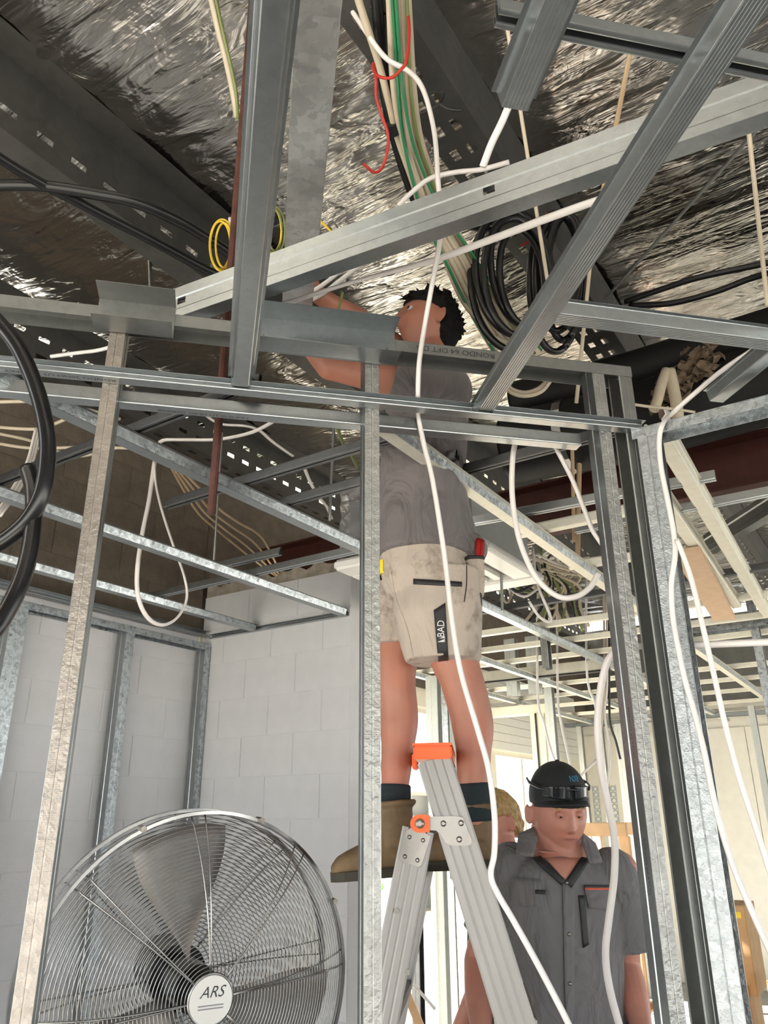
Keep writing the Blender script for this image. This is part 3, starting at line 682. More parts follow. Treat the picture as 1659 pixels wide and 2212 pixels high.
# ================================================================== LADDER
LD = 1.95
def pl(x, y, d=LD): return at_d(x, y, d)
LW = (A * math.cos(math.radians(6)) + R * math.sin(math.radians(6))).normalized()    # across the ladder, away from the viewer
LE = LW.cross(Z).normalized()                                                         # towards picture right
if LE.dot(R) < 0: LE = -LE
def ladder():
    root = empty('step_ladder', V((pl(905, 1780).x, pl(905, 1780).y, 0)), 'aluminium trade step ladder with orange top cap and hinge, under the worker', 'ladder')
    o = root.location
    def add(nm, vs, fs, mat): return link(nm, mesh(nm, [v - o for v in vs], fs), mat, root)
    def plane_pt(x, y): return at_plane(x, y, LW, LW.dot(pl(930, 1800)))
    def stile(p_top, dirn, wide, length, back, nm, mat='aluminium'):
        e = LW.cross(dirn).normalized(); e = e if e.dot(LE) > 0 else -e
        prof = []; k = 5                               # grooved outer face
        xs_ = [-wide / 2 + wide * i / 20 for i in range(21)]
        for i, x in enumerate(xs_):
            prof.append((x, 0.0 if (i % 5) else 0.0016))
        prof += [(wide / 2, 0.028), (wide / 2 - 0.003, 0.028), (wide / 2 - 0.003, 0.004), (-wide / 2 + 0.003, 0.004), (-wide / 2 + 0.003, 0.028), (-wide / 2, 0.028)]
        vs = []; n = len(prof)
        for z in (0, length):
            for x, y in prof:
                yy = y if back > 0 else -y
                vs.append(p_top + dirn * z + e * x + LW * yy)
        fs = [(i, (i + 1) % n, (i + 1) % n + n, i + n) for i in range(n)] + [tuple(range(n))[::-1], tuple(range(n, 2 * n))]
        return add(nm, vs, fs, mat), e
    t1, b1 = plane_pt(937, 1640), plane_pt(1114, 2212); d1 = (b1 - t1).normalized()
    t2, b2 = plane_pt(903, 1792), plane_pt(822, 2212); d2 = (b2 - t2).normalized()
    len1, len2 = t1.z / -d1.z - 0.02, t2.z / -d2.z - 0.02
    WID = 0.42
    _, e1 = stile(t1, d1, 0.082, len1, 1, 'front_stile'); stile(t1 + LW * WID, d1, 0.082, len1, -1, 'front_stile')
    _, e2 = stile(t2, d2, 0.074, len2, 1, 'rear_stile'); stile(t2 + LW * WID, d2, 0.074, len2, -1, 'rear_stile')
    def cuboid(c, ax, half, nm, mat, bev=0.0):
        vs = [c + ax[0] * (sx * half[0]) + ax[1] * (sy * half[1]) + ax[2] * (sz * half[2]) for sx in (-1, 1) for sy in (-1, 1) for sz in (-1, 1)]
        fs = [(0, 1, 3, 2), (4, 6, 7, 5), (0, 4, 5, 1), (2, 3, 7, 6), (0, 2, 6, 4), (1, 5, 7, 3)]
        bm = bmesh.new(); bv = [bm.verts.new(v - o) for v in vs]; [bm.faces.new([bv[i] for i in f]) for f in fs]
        bmesh.ops.recalc_face_normals(bm, faces=bm.faces)
        if bev: bmesh.ops.bevel(bm, geom=bm.edges[:], offset=bev, segments=2, affect='EDGES')
        me = bpy.data.meshes.new(nm); bm.to_mesh(me); bm.free(); return link(nm, me, mat, root)
    ax1 = (e1, d1, LW)
    # treads on the front, rungs on the rear
    zs = [0.32 + 0.29 * i for i in range(5)]
    for z in zs:
        s = (t1.z - z) / -d1.z; c = t1 + d1 * s + LW * WID / 2
        tr = cuboid(c, (LE, LW, Z), (0.045, WID / 2 - 0.003, 0.012), 'tread', 'aluminium', 0.003)
        s = (t2.z - z) / -d2.z
        if s > 0: cuboid(t2 + d2 * s + LW * WID / 2, (LE, LW, Z), (0.035, WID / 2 - 0.003, 0.012), 'rear_rung', 'aluminium', 0.003)
    # top cap with its lip
    c = t1 - d1 * 0.01 + LW * WID / 2
    cuboid(c + Z * 0.006, (LE, LW, Z), (0.046, WID / 2 + 0.008, 0.016), 'top_cap', 'orange_plastic', 0.004)
    cuboid(c + Z * 0.0245 , (LE, LW, Z), (0.048, WID / 2 + 0.010, 0.003), 'top_cap_rim', 'orange_plastic', 0.001)
    cuboid(c - LE * 0.056 - Z * 0.002, (LE, LW, Z), (0.007, 0.03, 0.02), 'top_cap_tab', 'orange_plastic', 0.003)
    # hinge plates
    def plate(pts, nm, mat, off, th=0.003):
        n = len(pts); q = [plane_pt(*p) - LW * off for p in pts]
        vs = q + [p + LW * th for p in q]
        fs = [tuple(range(n)), tuple(range(n, 2 * n))[::-1]] + [(i, i + n, (i + 1) % n + n, (i + 1) % n) for i in range(n)]
        return add(nm, vs, fs, mat)
    hp = plate([(905, 1764), (985, 1763), (1001, 1766), (1003, 1775), (1020, 1815), (1018, 1824), (1008, 1827), (972, 1826), (962, 1820), (952, 1802), (942, 1794), (925, 1793), (905, 1793)], 'hinge_plate', 'plate_steel', 0.004)
    rp = plate([(893, 1786), (931, 1806), (911, 1868), (905, 1873), (868, 1862), (862, 1854), (876, 1795)], 'hinge_plate', 'plate_steel', 0.0045)
    pts = [(908 + 21 * math.cos(a), 1779 + 20 * math.sin(a)) for a in [PI / 2 + PI * k / 10 for k in range(11)]]
    pts = [(929, 1797)] + pts + [(929, 1761)]
    hb = plate(pts, 'hinge_knob', 'orange_plastic', 0.016, 0.013)
    for (x, y, r, par, mat) in ((908, 1779, 0.011, hb, 'plate_steel'), (958, 1779, 0.007, hp, 'plate_steel'), (996, 1778, 0.007, hp, 'plate_steel'), (992, 1813, 0.007, hp, 'plate_steel'), (885, 1808, 0.005, rp, 'plate_steel'), (914, 1815, 0.005, rp, 'plate_steel'), (875, 1850, 0.005, rp, 'plate_steel'), (902, 1858, 0.005, rp, 'plate_steel')):
        p = plane_pt(x, y) - o - LW * (0.018 if par == hb else 0.005)
        vs, fs = tube_geo([p, p - LW * 0.003, p - LW * 0.005], r, 12, taper=lambda t: 1 - 0.5 * t * t); link('rivet', mesh('rivet', vs, fs), mat, par)
    for (x, y) in ((857, 1968), (880, 2100)):
        p = plane_pt(x, y) - o; vs, fs = tube_geo([p + LW * .002, p - LW * 0.003], 0.006, 12); link('rivet', mesh('rivet', vs, fs), 'plate_steel', root)
    for s, tt, dd in ((len1, t1, d1), (len2, t2, d2)):
        for k in (0, WID): cuboid(tt + dd * s + LW * k, (LE, LW, Z), (0.05, 0.022, 0.022), 'foot', 'black_rubber', 0.004)
    return root
ladder()

# ================================================================== FAN
def fan():
    c = at_d(425, 2138, 2.2); n = (R * 0.52 - A * 0.84 - Z * 0.06).normalized()
    ux = Z.cross(n).normalized(); uy = n.cross(ux)
    root = empty('pedestal_fan', V((c.x, c.y, 0)), 'large chrome drum fan with wire guard and white hub badge, lower left', 'fan')
    o = root.location; RAD = 0.405
    mw = Matrix((ux, uy, n)).transposed().to_4x4(); mw.translation = c - o
    def add(nm, vs, fs, mat, smooth=True, par=None):
        ob = link(nm, mesh(nm, vs, fs), mat, par or root, None, smooth)
        if par is None: ob.matrix_local = mw
        return ob
    def ring(r, z, wr, segs=72, cs=5):
        vs, fs = [], []
        for i in range(segs):
            a = 2 * PI * i / segs
            for k in range(cs):
                b = 2 * PI * k / cs; rr = r + wr * math.cos(b); vs.append((rr * math.cos(a), rr * math.sin(a), z + wr * math.sin(b)))
        for i in range(segs):
            for k in range(cs):
                p, q = i * cs + k, i * cs + (k + 1) % cs; m = segs * cs; fs.append((p, q, (q + cs) % m, (p + cs) % m))
        return vs, fs
    def dome(r): t = r / RAD; return 0.095 * (1 - t ** 3.2)
    nf = 40
    for i in range(nf):
        r = 0.052 + (RAD - 0.058) * i / (nf - 1); add('guard_ring', *ring(r, dome(r), 0.00135), 'chrome')
    nb = 30
    for i in range(nb):
        r = 0.09 + (RAD - 0.095) * i / (nb - 1); add('rear_guard_ring', *ring(r, -0.125 - 0.035 * (1 - (r / RAD) ** 3), 0.0015, 60, 4), 'chrome')
    # rim band with clips
    vs, fs = [], []; sg = 96; prof = [(RAD - 0.002, 0.016), (RAD + 0.006, 0.014), (RAD + 0.006, -0.118), (RAD - 0.002, -0.122)]
    prof = [(RAD - 0.003, 0.008), (RAD + 0.005, 0.008), (RAD + 0.005, -0.011), (RAD - 0.003, -0.011)]
    for i in range(sg):
        a = 2 * PI * i / sg
        for r, z in prof: vs.append((r * math.cos(a), r * math.sin(a), z))
    for i in range(sg):
        for k in range(4):
            p, q = i * 4 + k, i * 4 + (k + 1) % 4; fs.append((p, q, (q + 4) % (4 * sg), (p + 4) % (4 * sg)))
    add('rim', vs, fs, 'chrome', False)
    add('rear_rim', [(v[0], v[1], v[2] - 0.118) for v in vs], fs, 'chrome', False)
    for k in range(8):
        a0 = PI / 2 + 0.10 + k * PI / 4
        for da in (-0.045, 0.045):
            pts = []
            for i in range(13):
                r = 0.05 + (RAD - 0.052) * i / 12; ang = a0 + da * (0.25 + 0.75 * i / 12) * 1.0
                pts.append(V((r * math.cos(ang), r * math.sin(ang), dome(r) + 0.0035)))
            vs, fs = tube_geo(pts, 0.002, 5); add('guard_spoke', vs, fs, 'chrome')
            pts = [V((p.x, p.y, -0.128 - 0.035 * (1 - (p.xy.length / RAD) ** 3))) for p in pts[1:]]
            vs, fs = tube_geo(pts, 0.002, 5); add('rear_guard_spoke', vs, fs, 'chrome')
        p = V((math.cos(a0 + .35) * (RAD + .004), math.sin(a0 + .35) * (RAD + .004), 0))
        vs, fs = tube_geo([p - V((0, 0, .022)), p + V((0, 0, .016))], 0.008, 6); add('rim_clip', vs, fs, 'galv_warm', False)
    # three pitched blades
    for k in range(3):
        a0 = 2 * PI * k / 3 + 1.75; vs, fs = [], []; nr, nc = 9, 7
        for i in range(nr + 1):
            r = 0.065 + 0.31 * i / nr; wd = 0.36 + 0.30 * math.sin(PI * i / nr * 0.75)
            for j in range(nc + 1):
                t = j / nc - 0.5; a = a0 + wd * t * 1.25; vs.append((r * math.cos(a), r * math.sin(a), -0.045 + 0.075 * t * (1.1 - 0.4 * i / nr) - 0.02 * t * t))
        for i in range(nr):
            for j in range(nc):
                p = i * (nc + 1) + j; fs.append((p, p + 1, p + nc + 2, p + nc + 1))
        b = add('blade', vs, fs, 'aluminium'); md = b.modifiers.new('t', 'SOLIDIFY'); md.thickness = 0.002
    def cyl(nm, z0, z1, r, mat, segs=28, tp=None):
        vs, fs = tube_geo([V((0, 0, z0)), V((0, 0, (z0 + z1) / 2)), V((0, 0, z1))], r, segs, taper=tp); return add(nm, vs, fs, mat, False)
    cyl('motor', -0.30, -0.15, 0.075, 'black_rubber'); cyl('blade_hub', -0.15, 0.0, 0.055, 'black_rubber')
    hub = cyl('hub_badge', dome(0) - 0.006, dome(0) + 0.008, 0.054, 'white_plastic', 36, lambda t: 1.0 if t < 0.9 else 0.95)
    rv, rf = ring(0.054, dome(0) + 0.003, 0.0035, 40, 6); add('badge_rim', rv, rf, 'chrome')
    me = text_mesh('ARS', 0.034, 0.35); me.materials.clear(); t = link('lettering', me, 'print_dark', hub); t.location = (0.0, 0.016, dome(0) + 0.0085)
    for yy in (-0.012, -0.0185): box('printed_line', (-0.031, yy, dome(0) + 0.0078), (0.031, yy + 0.0028, dome(0) + 0.0086), 'print_grey', hub)
    # yoke, pole, base
    pz = c - o - n * 0.23
    vs, fs = tube_geo([V((pz.x, pz.y, 0.05)), V((pz.x, pz.y, pz.z - 0.05))], 0.024, 14); link('pole', mesh('pole', vs, fs), 'chrome', root)
    vs, fs = tube_geo([V((pz.x, pz.y, pz.z - 0.12)), V((pz.x, pz.y, pz.z + 0.02))], 0.034, 14); link('yoke', mesh('yoke', vs, fs), 'black_rubber', root)
    vs, fs = tube_geo([V((pz.x, pz.y, 0.001)), V((pz.x, pz.y, 0.03)), V((pz.x, pz.y, 0.06))], 0.27, 32, taper=lambda t: 1 - 0.75 * t * t); link('base', mesh('base', vs, fs), 'black_rubber', root)
fan()

# ================================================================== PEOPLE
def join(prims):
    vs, fs = [], []
    for a, b in prims:
        k = len(vs); vs += list(a); fs += [tuple(i + k for i in f) for f in b]
    return vs, fs
def blob(name, prims, mat, parent, voxel=0.008, smooth=5, fac=0.5):
    """one continuous surface out of overlapping solids"""
    vs, fs = join(prims); me = mesh(name, [V(v) for v in vs], fs); o = bpy.data.objects.new(name, me); COL.objects.link(o)
    bm = bmesh.new(); bm.from_mesh(me); bmesh.ops.recalc_face_normals(bm, faces=bm.faces); bm.to_mesh(me); bm.free()
    md = o.modifiers.new('r', 'REMESH'); md.mode = 'VOXEL'; md.voxel_size = voxel; md.use_smooth_shade = True
    if smooth: ms = o.modifiers.new('s', 'SMOOTH'); ms.iterations = smooth; ms.factor = fac
    dg = bpy.context.evaluated_depsgraph_get(); m2 = bpy.data.meshes.new_from_object(o.evaluated_get(dg)); bpy.data.objects.remove(o); bpy.data.meshes.remove(me)
    m2.name = name; m2.materials.clear()
    q = link(name, m2, mat, parent, None, True)
    if parent is not None: q.matrix_local = parent.matrix_basis.inverted()
    return q
def chain(pts, rads, segs=16, n=6, flat_ends=False, asp=1.0, up=None):
    P = smooth_path(pts, n); m = len(pts) - 1
    def rr(t):
        x = t * m; i = min(m - 1, int(x)); f = x - i; f = f * f * (3 - 2 * f); return rads[i] * (1 - f) + rads[i + 1] * f
    prims = [tube_geo(P, 1.0, segs, asp, 0, up, rr)]
    if not flat_ends: prims += [ball(pts[0], (rads[0],) * 3), ball(pts[-1], (rads[-1],) * 3)]
    return prims
def ball(c, rad, ax=None, seg=16, rng=10):
    vs, fs = [], []; ax = ax or (X, Y, Z)
    for j in range(rng + 1):
        th = PI * j / rng
        for i in range(seg):
            ph = 2 * PI * i / seg; d = (math.sin(th) * math.cos(ph), math.sin(th) * math.sin(ph), math.cos(th))
            vs.append(c + ax[0] * d[0] * rad[0] + ax[1] * d[1] * rad[1] + ax[2] * d[2] * rad[2])
    for j in range(rng):
        for i in range(seg):
            a, b = j * seg + i, j * seg + (i + 1) % seg; fs.append((a, b, b + seg, a + seg))
    return vs, fs
def loft(rings, segs=28):
    """rings: centre, axis u, axis v (vectors with their lengths), superellipse"""
    vs, fs = [], []
    for c, u, v in rings:
        for k in range(segs):
            a = 2 * PI * k / segs; x, y = math.cos(a), math.sin(a)
            s = (abs(x) ** 2.5 + abs(y) ** 2.5) ** (-1 / 2.5); vs.append(c + u * x * s + v * y * s)
    for j in range(len(rings) - 1):
        for k in range(segs):
            a, b = j * segs + k, j * segs + (k + 1) % segs; fs.append((a, b, b + segs, a + segs))
    fs += [tuple(range(segs))[::-1], tuple(range((len(rings) - 1) * segs, len(rings) * segs))]
    return vs, fs
def ga(x, s): return math.exp(-(x / s) ** 2)
def head(c, F, U, w=0.076, d=0.098, h=0.118, jaw=0.28):
    """head with brow, sockets, nose, lips, chin; F forward, U up"""
    F = F.normalized(); U = (U - F * U.dot(F)).normalized(); S = F.cross(U)
    vs, fs = [], []; nu, nv = 84, 64
    for j in range(nv + 1):
        th = PI * j / nv
        for i in range(nu):
            ph = 2 * PI * i / nu
            x, y, z = math.sin(th) * math.sin(ph), math.sin(th) * math.cos(ph), math.cos(th)
            k = 1 - jaw * max(0, -z) ** 1.4 if z < 0 else 1
            px, py, pz = w * x * k, d * y, h * z
            if y < 0 and z < 0: py *= 1 - 0.38 * (-z)
            if y > 0:
                f = min(1, y * 1.6)
                py *= 1 - 0.10 * max(0, z) - (0.03 * max(0, -z))
                t = pz
                nose = 0.0
                if -0.052 < t < 0.03:
                    q = (0.03 - t) / 0.068; nose = (0.004 + 0.024 * q ** 1.3) if q < 1 else 0.028 * max(0, 1 - (q - 1) / 0.2)
                py += f * nose * ga(px, 0.010 + (0.006 if t < -0.025 else 0))
                py += f * 0.006 * ga(t - 0.030, 0.012) * ga(abs(px) - 0.026, 0.026)
                py -= f * 0.0125 * ga(t - 0.010, 0.013) * ga(abs(px) - 0.033, 0.017)
                py += f * 0.006 * ga(t + 0.022, 0.022) * ga(abs(px) - 0.042, 0.02)
                py += f * 0.0065 * ga(t + 0.0605, 0.0055) * ga(px, 0.022) + f * 0.0065 * ga(t + 0.0735, 0.006) * ga(px, 0.019) - f * 0.005 * ga(t + 0.0668, 0.0028) * ga(px, 0.025)
                py += f * 0.010 * ga(t + 0.100, 0.017) * ga(px, 0.024)
            vs.append(c + S * px + F * py + U * pz)
    for j in range(nv):
        for i in range(nu):
            a, b = j * nu + i, j * nu + (i + 1) % nu; fs.append((a, b, b + nu, a + nu))
    prims = [(vs, fs)]
    for s in (-1, 1):                                    # ears: rim and bowl
        e = c + S * s * (w * 0.99) - F * 0.008 - U * 0.004; o2 = (S * s * 0.75 - F * 0.66).normalized()
        rim = [e + U * 0.026 * math.cos(a) * 1.15 + o2 * (0.014 + 0.013 * math.sin(a)) * 1.0 for a in [0.3 + (PI * 1.75) * k / 10 for k in range(11)]]
        prims.append(tube_geo(smooth_path(rim, 3), 0.0055, 8)); prims.append(ball(e + o2 * 0.006, (0.008, 0.016, 0.026), (o2.cross(U), o2, U)))
    def eye(s): return c + S * s * 0.032 + F * (d * 0.865 - 0.005) + U * 0.010
    return prims, eye, S, F, U
def hand(wr, dirn, pn, thumb, curl=0.5, s=1.0):
    """palm, four unequal bent fingers and a thumb leaving the side of the palm"""
    dirn = dirn.normalized(); pn = (pn - dirn * pn.dot(dirn)).normalized(); side = dirn.cross(pn) * thumb
    pr = [ball(wr + dirn * 0.048 * s, (0.042 * s, 0.015 * s, 0.052 * s), (side, pn, dirn))]
    for i, (off, ln) in enumerate(((0.030, 0.072), (0.010, 0.082), (-0.010, 0.076), (-0.029, 0.060))):
        b = wr + dirn * 0.088 * s + side * off * s; p = [wr + dirn * 0.05 * s + side * off * 0.8 * s, b]; a = 0.0; q = b
        for seg in (0.45, 0.32, 0.23):
            a += curl * (0.75 + 0.07 * i); q = q + (dirn * math.cos(a) + pn * math.sin(a)) * ln * seg * s; p.append(q)
        pr += chain(p, [0.009 * s, 0.0092 * s, 0.0085 * s, 0.0078 * s, 0.0068 * s], 10, 3)
    t0 = wr + dirn * 0.026 * s + side * 0.028 * s
    pr += chain([wr + dirn * 0.02 * s + side * 0.012 * s, t0, t0 + (side * 0.8 + dirn * 0.6 + pn * 0.25).normalized() * 0.034 * s, t0 + (side * 0.9 + dirn * 1.3 + pn * 0.8).normalized() * 0.066 * s], [0.012 * s, 0.0125 * s, 0.0105 * s, 0.008 * s], 10, 3)
    return pr
def wmat(o):
    m = o.matrix_basis.copy()
    while o.parent is not None: o = o.parent; m = o.matrix_basis @ m
    return m
class Sticker:
    """lays thin pieces on a garment: points go out along the sight line onto its surface"""
    def __init__(self, obj):
        mw = obj.matrix_world if obj.parent is None else obj.parent.matrix_basis @ obj.matrix_local
        self.b = BVHTree.FromPolygons([mw @ v.co for v in obj.data.vertices], [tuple(p.vertices) for p in obj.data.polygons]); self.o = obj
    def hit(self, x, y, off):
        d = ray(x, y).normalized(); l, n, i, t = self.b.ray_cast(EYE, d)
        if l is None:
            return None
        return l - d * off
    def patch(self, name, quad, mat, parent, nu=6, nv=6, off=0.003, th=0.003):
        """quad: four picture corners going round"""
        a, b, c, d = [V(p) for p in quad]; vs, last = [], None
        for j in range(nv + 1):
            for i in range(nu + 1):
                u, v = i / nu, j / nv; p = (a * (1 - u) + b * u) * (1 - v) + (d * (1 - u) + c * u) * v
                h = self.hit(p.x, p.y, off) or last
                if h is None: h = at_d(p.x, p.y, (self.o.get('d', 2.2)))
                last = h; vs.append(h)
        fs = [(j * (nu + 1) + i, j * (nu + 1) + i + 1, (j + 1) * (nu + 1) + i + 1, (j + 1) * (nu + 1) + i) for j in range(nv) for i in range(nu)]
        o = link(name, mesh(name, vs, fs), mat, parent, None, True)
        if parent is not None: o.matrix_local = wmat(parent).inverted()
        md = o.modifiers.new('t', 'SOLIDIFY'); md.thickness = th; md.offset = 0
        return o
    def line(self, name, pts, r, mat, parent, off=0.001, n=6):
        q = []
        for p in smooth_path([V((a, b, 0)) for a, b in pts], n):
            h = self.hit(p.x, p.y, off)
            if h is not None: q.append(h)
        if len(q) < 2: return None
        vs, fs = tube_geo(q, r, 6); o = link(name, mesh(name, vs, fs), mat, parent, None, True); o.matrix_local = wmat(parent).inverted(); return o
    def text(self, s, size_px, at, xdir, ydir, mat, parent, off=0.005, stretch=1.0):
        me = text_mesh(s, size_px); me.materials.clear(); xd, yd, a = V(xdir), V(ydir), V(at); last = None
        for v in me.vertices:
            p = a + xd * v.co.x * stretch + yd * v.co.y; h = self.hit(p.x, p.y, off) or last
            if h is not None: last = h; v.co = h
        o = link('lettering', me, mat, parent, None); o.matrix_local = wmat(parent).inverted(); return o

# ---------------------------------------------------------------- worker on the ladder
def worker():
    F = (R * -0.93 + A * 0.37).normalized(); L = Z.cross(F)
    root = empty('person', at_d(900, 1880, 2.2), 'dark haired person in grey shirt and stained shorts standing on the ladder, reaching up', 'person')
    P = at_d; D = 2.22
    # ---- body (skin)
    hc = P(922, 702, 2.24); HF = (R * -1.0 - A * 0.36 + Z * 0.26).normalized()
    pr, eye, S, F2, U2 = head(hc, HF, Z, 0.075, 0.098, 0.116)
    pr += chain([P(925, 745, 2.25), P(935, 800, 2.24)], [0.056, 0.062], 16)
    pr.append(loft([(P(930, 818, D), F * .05, L * .12), (P(925, 860, D), F * .09, L * .16), (P(918, 1000, D), F * .095, L * .145), (P(922, 1130, D), F * .10, L * .15), (P(935, 1230, D), F * .105, L * .155), (P(940, 1300, D), F * .07, L * .12)]))
    # left arm (nearer): shoulder, elbow, hand
    sl, el, hl = P(946, 842, 2.09), P(712, 792, 2.06), P(640, 690, 2.06)
    pr += chain([sl, (sl + el) / 2, el], [0.054, 0.05, 0.042]); pr += chain([el, el.lerp(hl, .35), hl], [0.042, 0.044, 0.029])
    pr += hand(hl, P(625, 640, 2.04) - hl, R, 1, 0.5)
    sr, er, hr = P(915, 800, 2.38), P(815, 722, 2.30), P(692, 640, 2.12)
    pr += chain([sr, (sr + er) / 2, er], [0.052, 0.05, 0.044]); pr += chain([er, er.lerp(hr, .35), hr], [0.044, 0.046, 0.030])
    pr += hand(hr, P(664, 612, 2.08) - hr, -A + R * .2, -1, 0.55)
    # legs
    kn = 2.16
    pr += chain([P(950, 1240, 2.14), P(975, 1400, kn), P(1000, 1478, kn), P(1020, 1560, kn + .01), P(1023, 1640, kn), P(1021, 1705, kn), P(1024, 1770, kn)], [0.078, 0.068, 0.060, 0.0575, 0.046, 0.040, 0.042])
    pr += chain([P(900, 1240, 2.32), P(860, 1395, 2.28), P(855, 1478, 2.26), P(862, 1550, 2.26), P(857, 1640, 2.24), P(853, 1705, 2.23), P(850, 1770, 2.22)], [0.078, 0.066, 0.058, 0.0555, 0.044, 0.038, 0.040])
    body = blob('body', pr, 'skin', root, 0.0055, 3)
    for s in (-1, 1):
        e = blob('eye', [ball(eye(s) - F2 * .004, (0.0112,) * 3)], 'eye_white', root, 0.003, 0)
        vs, fs = ball(eye(s) + F2 * 0.0025 + S * s * .0015, (0.0068, 0.0068, 0.0068)); q = link('iris', mesh('iris', vs, fs), 'eye_dark', e, None, True); q.matrix_local = (root.matrix_basis @ e.matrix_local).inverted()
        br = [eye(s) + F2 * (0.0185 - max(0, t) * .5) + U2 * 0.016 + S * s * t + U2 * (0.004 - abs(t - 0.002) * 0.22) for t in (-0.018, -0.006, 0.008, 0.024)]
        vs, fs = tube_geo(smooth_path(br, 4), 0.0042, 6, taper=lambda t: 0.6 + 0.5 * math.sin(PI * t)); q = link('eyebrow', mesh('eyebrow', vs, fs), 'hair_dark', root, None, True); q.matrix_local = root.matrix_basis.inverted()
    # ---- hair: cap over crown and back with loose tufts
    pr = []
    vs, fs = ball(hc + U2 * 0.014 - F2 * 0.012, (0.090, 0.112, 0.122), (S, F2, U2), 40, 28)
    hv = []
    for v in vs:
        q = v - hc; y, z = q.dot(F2), q.dot(U2)
        lim = (0.046 + max(0, y - .05) * .25) if y > -0.018 else (0.046 - (-0.018 - y) * 3.2)
        k = 1.0
        if z < max(-0.085, lim): q = q * 0.80
        hv.append(hc + q * (k + 0.05 * noise.noise(q * 45)))
    pr.append((hv, fs))
    for i in range(170):
        th = random.uniform(0, 2 * PI); zz = random.uniform(0.1, 1.0); rr = math.sqrt(1 - zz * zz)
        d = S * math.cos(th) * rr + F2 * math.sin(th) * rr + U2 * zz
        if d.dot(F2) < 0.2 and random.random() < .4: d = (d - U2 * random.uniform(0.2, 0.9)).normalized()
        if d.dot(F2) > 0.35 and d.dot(U2) < 0.45: continue
        if abs(d.dot(S)) > 0.6 and d.dot(U2) < 0.42 and d.dot(F2) > -0.45: continue
        b = hc + U2 * 0.014 - F2 * 0.012 + S * d.dot(S) * 0.088 + F2 * d.dot(F2) * 0.108 + U2 * d.dot(U2) * 0.118
        sw = (S * random.uniform(-1, 1) + F2 * random.uniform(-0.3, 1.0) + U2 * random.uniform(-0.6, .3)) * 0.024
        pr.append(tube_geo([b - d * 0.02, b + d * 0.006, b + d * 0.014 + sw * .6, b + d * 0.016 + sw * 1.2], 0.0085, 6, taper=lambda t: 1.0 - 0.75 * t))
    blob('hair', pr, 'hair_dark', root, 0.005, 1)
    # ---- shirt
    rg = [(P(938, 782, 2.24), F * .062, L * .075), (P(932, 800, D), F * .085, L * .155), (P(928, 850, D), F * .113, L * .195), (P(922, 930, D), F * .118, L * .185), (P(914, 1030, D), F * .118, L * .178), (P(918, 1100, D), F * .130, L * .195), (P(924, 1165, D), F * .146, L * .208), (P(926, 1220, D), F * .150, L * .212)]
    pr = [loft(rg, 36)]
    pr += [chain([P(962, 838, 2.09), P(905, 838, 2.07), P(850, 824, 2.06)], [0.088, 0.078, 0.066], 18, 6, True)[0], ball(P(960, 845, 2.10), (0.088,) * 3)]
    pr += [chain([P(935, 815, 2.33), P(885, 778, 2.36), P(850, 752, 2.34)], [0.085, 0.074, 0.064], 18, 6, True)[0]]
    pr.append(ball(P(1016, 1185, 2.16), (0.05, 0.06, 0.05)))
    sh = blob('shirt', pr, 'shirt_grey', root, 0.007, 5)
    # ---- shorts
    wl = [(P(926, 1160, D), F * .118, L * .180), (P(928, 1200, D), F * .130, L * .192), (P(934, 1260, D), F * .138, L * .196), (P(938, 1300, D), F * .120, L * .18)]
    pr = [loft(wl, 36)]
    pr.append(loft([(P(945, 1240, 2.13), F * .125, L * .095), (P(946, 1330, 2.12), F * .122, L * .105), (P(953, 1400, 2.13), F * .108, L * .10), (P(957, 1430, 2.13), F * .100, L * .094)], 30))
    pr.append(loft([(P(905, 1240, 2.31), F * .115, L * .09), (P(872, 1330, 2.30), F * .110, L * .10), (P(853, 1398, 2.29), F * .098, L * .09)], 30))
    so = blob('shorts', pr, 'shorts', root, 0.006, 3)
    st = Sticker(so)
    bad = st.patch('side_panel', ((937, 1318), (962, 1302), (969, 1427), (947, 1430)), 'trim_black', root, 4, 10)
    st.text('BAD', 22, (953, 1358), (0, -1), (-1, 0), 'print_white', bad, 0.006, 0.85)
    for tri in (((944, 1387), (961, 1387), (961, 1380)), ((948, 1379), (961, 1379), (961, 1374))):
        st.patch('emblem', (tri[0], tri[1], tri[2], ((tri[0][0] + tri[2][0]) / 2, (tri[0][1] + tri[2][1]) / 2)), 'print_white', bad, 2, 2, 0.006, 0.001)
    st.patch('pocket_welt', ((893, 1250), (998, 1257), (998, 1267), (893, 1262)), 'trim_black', root, 10, 2)
    st.line('seam', [(845, 1235), (855, 1290), (880, 1360), (893, 1420)], 0.0018, 'shorts', root)
    st.line('seam', [(1008, 1215), (1008, 1260), (1003, 1300)], 0.0015, 'trim_black', root)
    pk = blob('tool_pocket', [loft([(P(1026, 1208, 2.10), R * .026, A * .018), (P(1026, 1255, 2.10), R * .028, A * .022), (P(1030, 1290, 2.11), R * .020, A * .02)], 20)], 'shorts', root, 0.005, 2)
    blob('pocket_bottom', [loft([(P(1024, 1283, 2.09), R * .022, A * .022), (P(1028, 1310, 2.10), R * .018, A * .02), (P(1022, 1330, 2.11), R * .008, A * .012)], 18)], 'trim_black', root, 0.004, 2)
    blob('pocket_trim', [loft([(P(1025, 1203, 2.098), R * .029, A * .021), (P(1025, 1211, 2.098), R * .0295, A * .021)], 20)], 'trim_black', root, 0.004, 0)
    # ---- socks, boots
    for (x, y1, d, x2, y2, r, nm) in ((1021, 1692, kn, 1028, 1775, 0.046, 'sock'), (853, 1694, 2.23, 851, 1770, 0.044, 'sock')):
        blob('sock', [chain([P(x, y1, d), P((x + x2) / 2, (y1 + y2) / 2, d), P(x2, y2, d)], [r, r + .001, r + 0.004], 18, 5, True)[0]], 'sock', root, 0.005, 1)
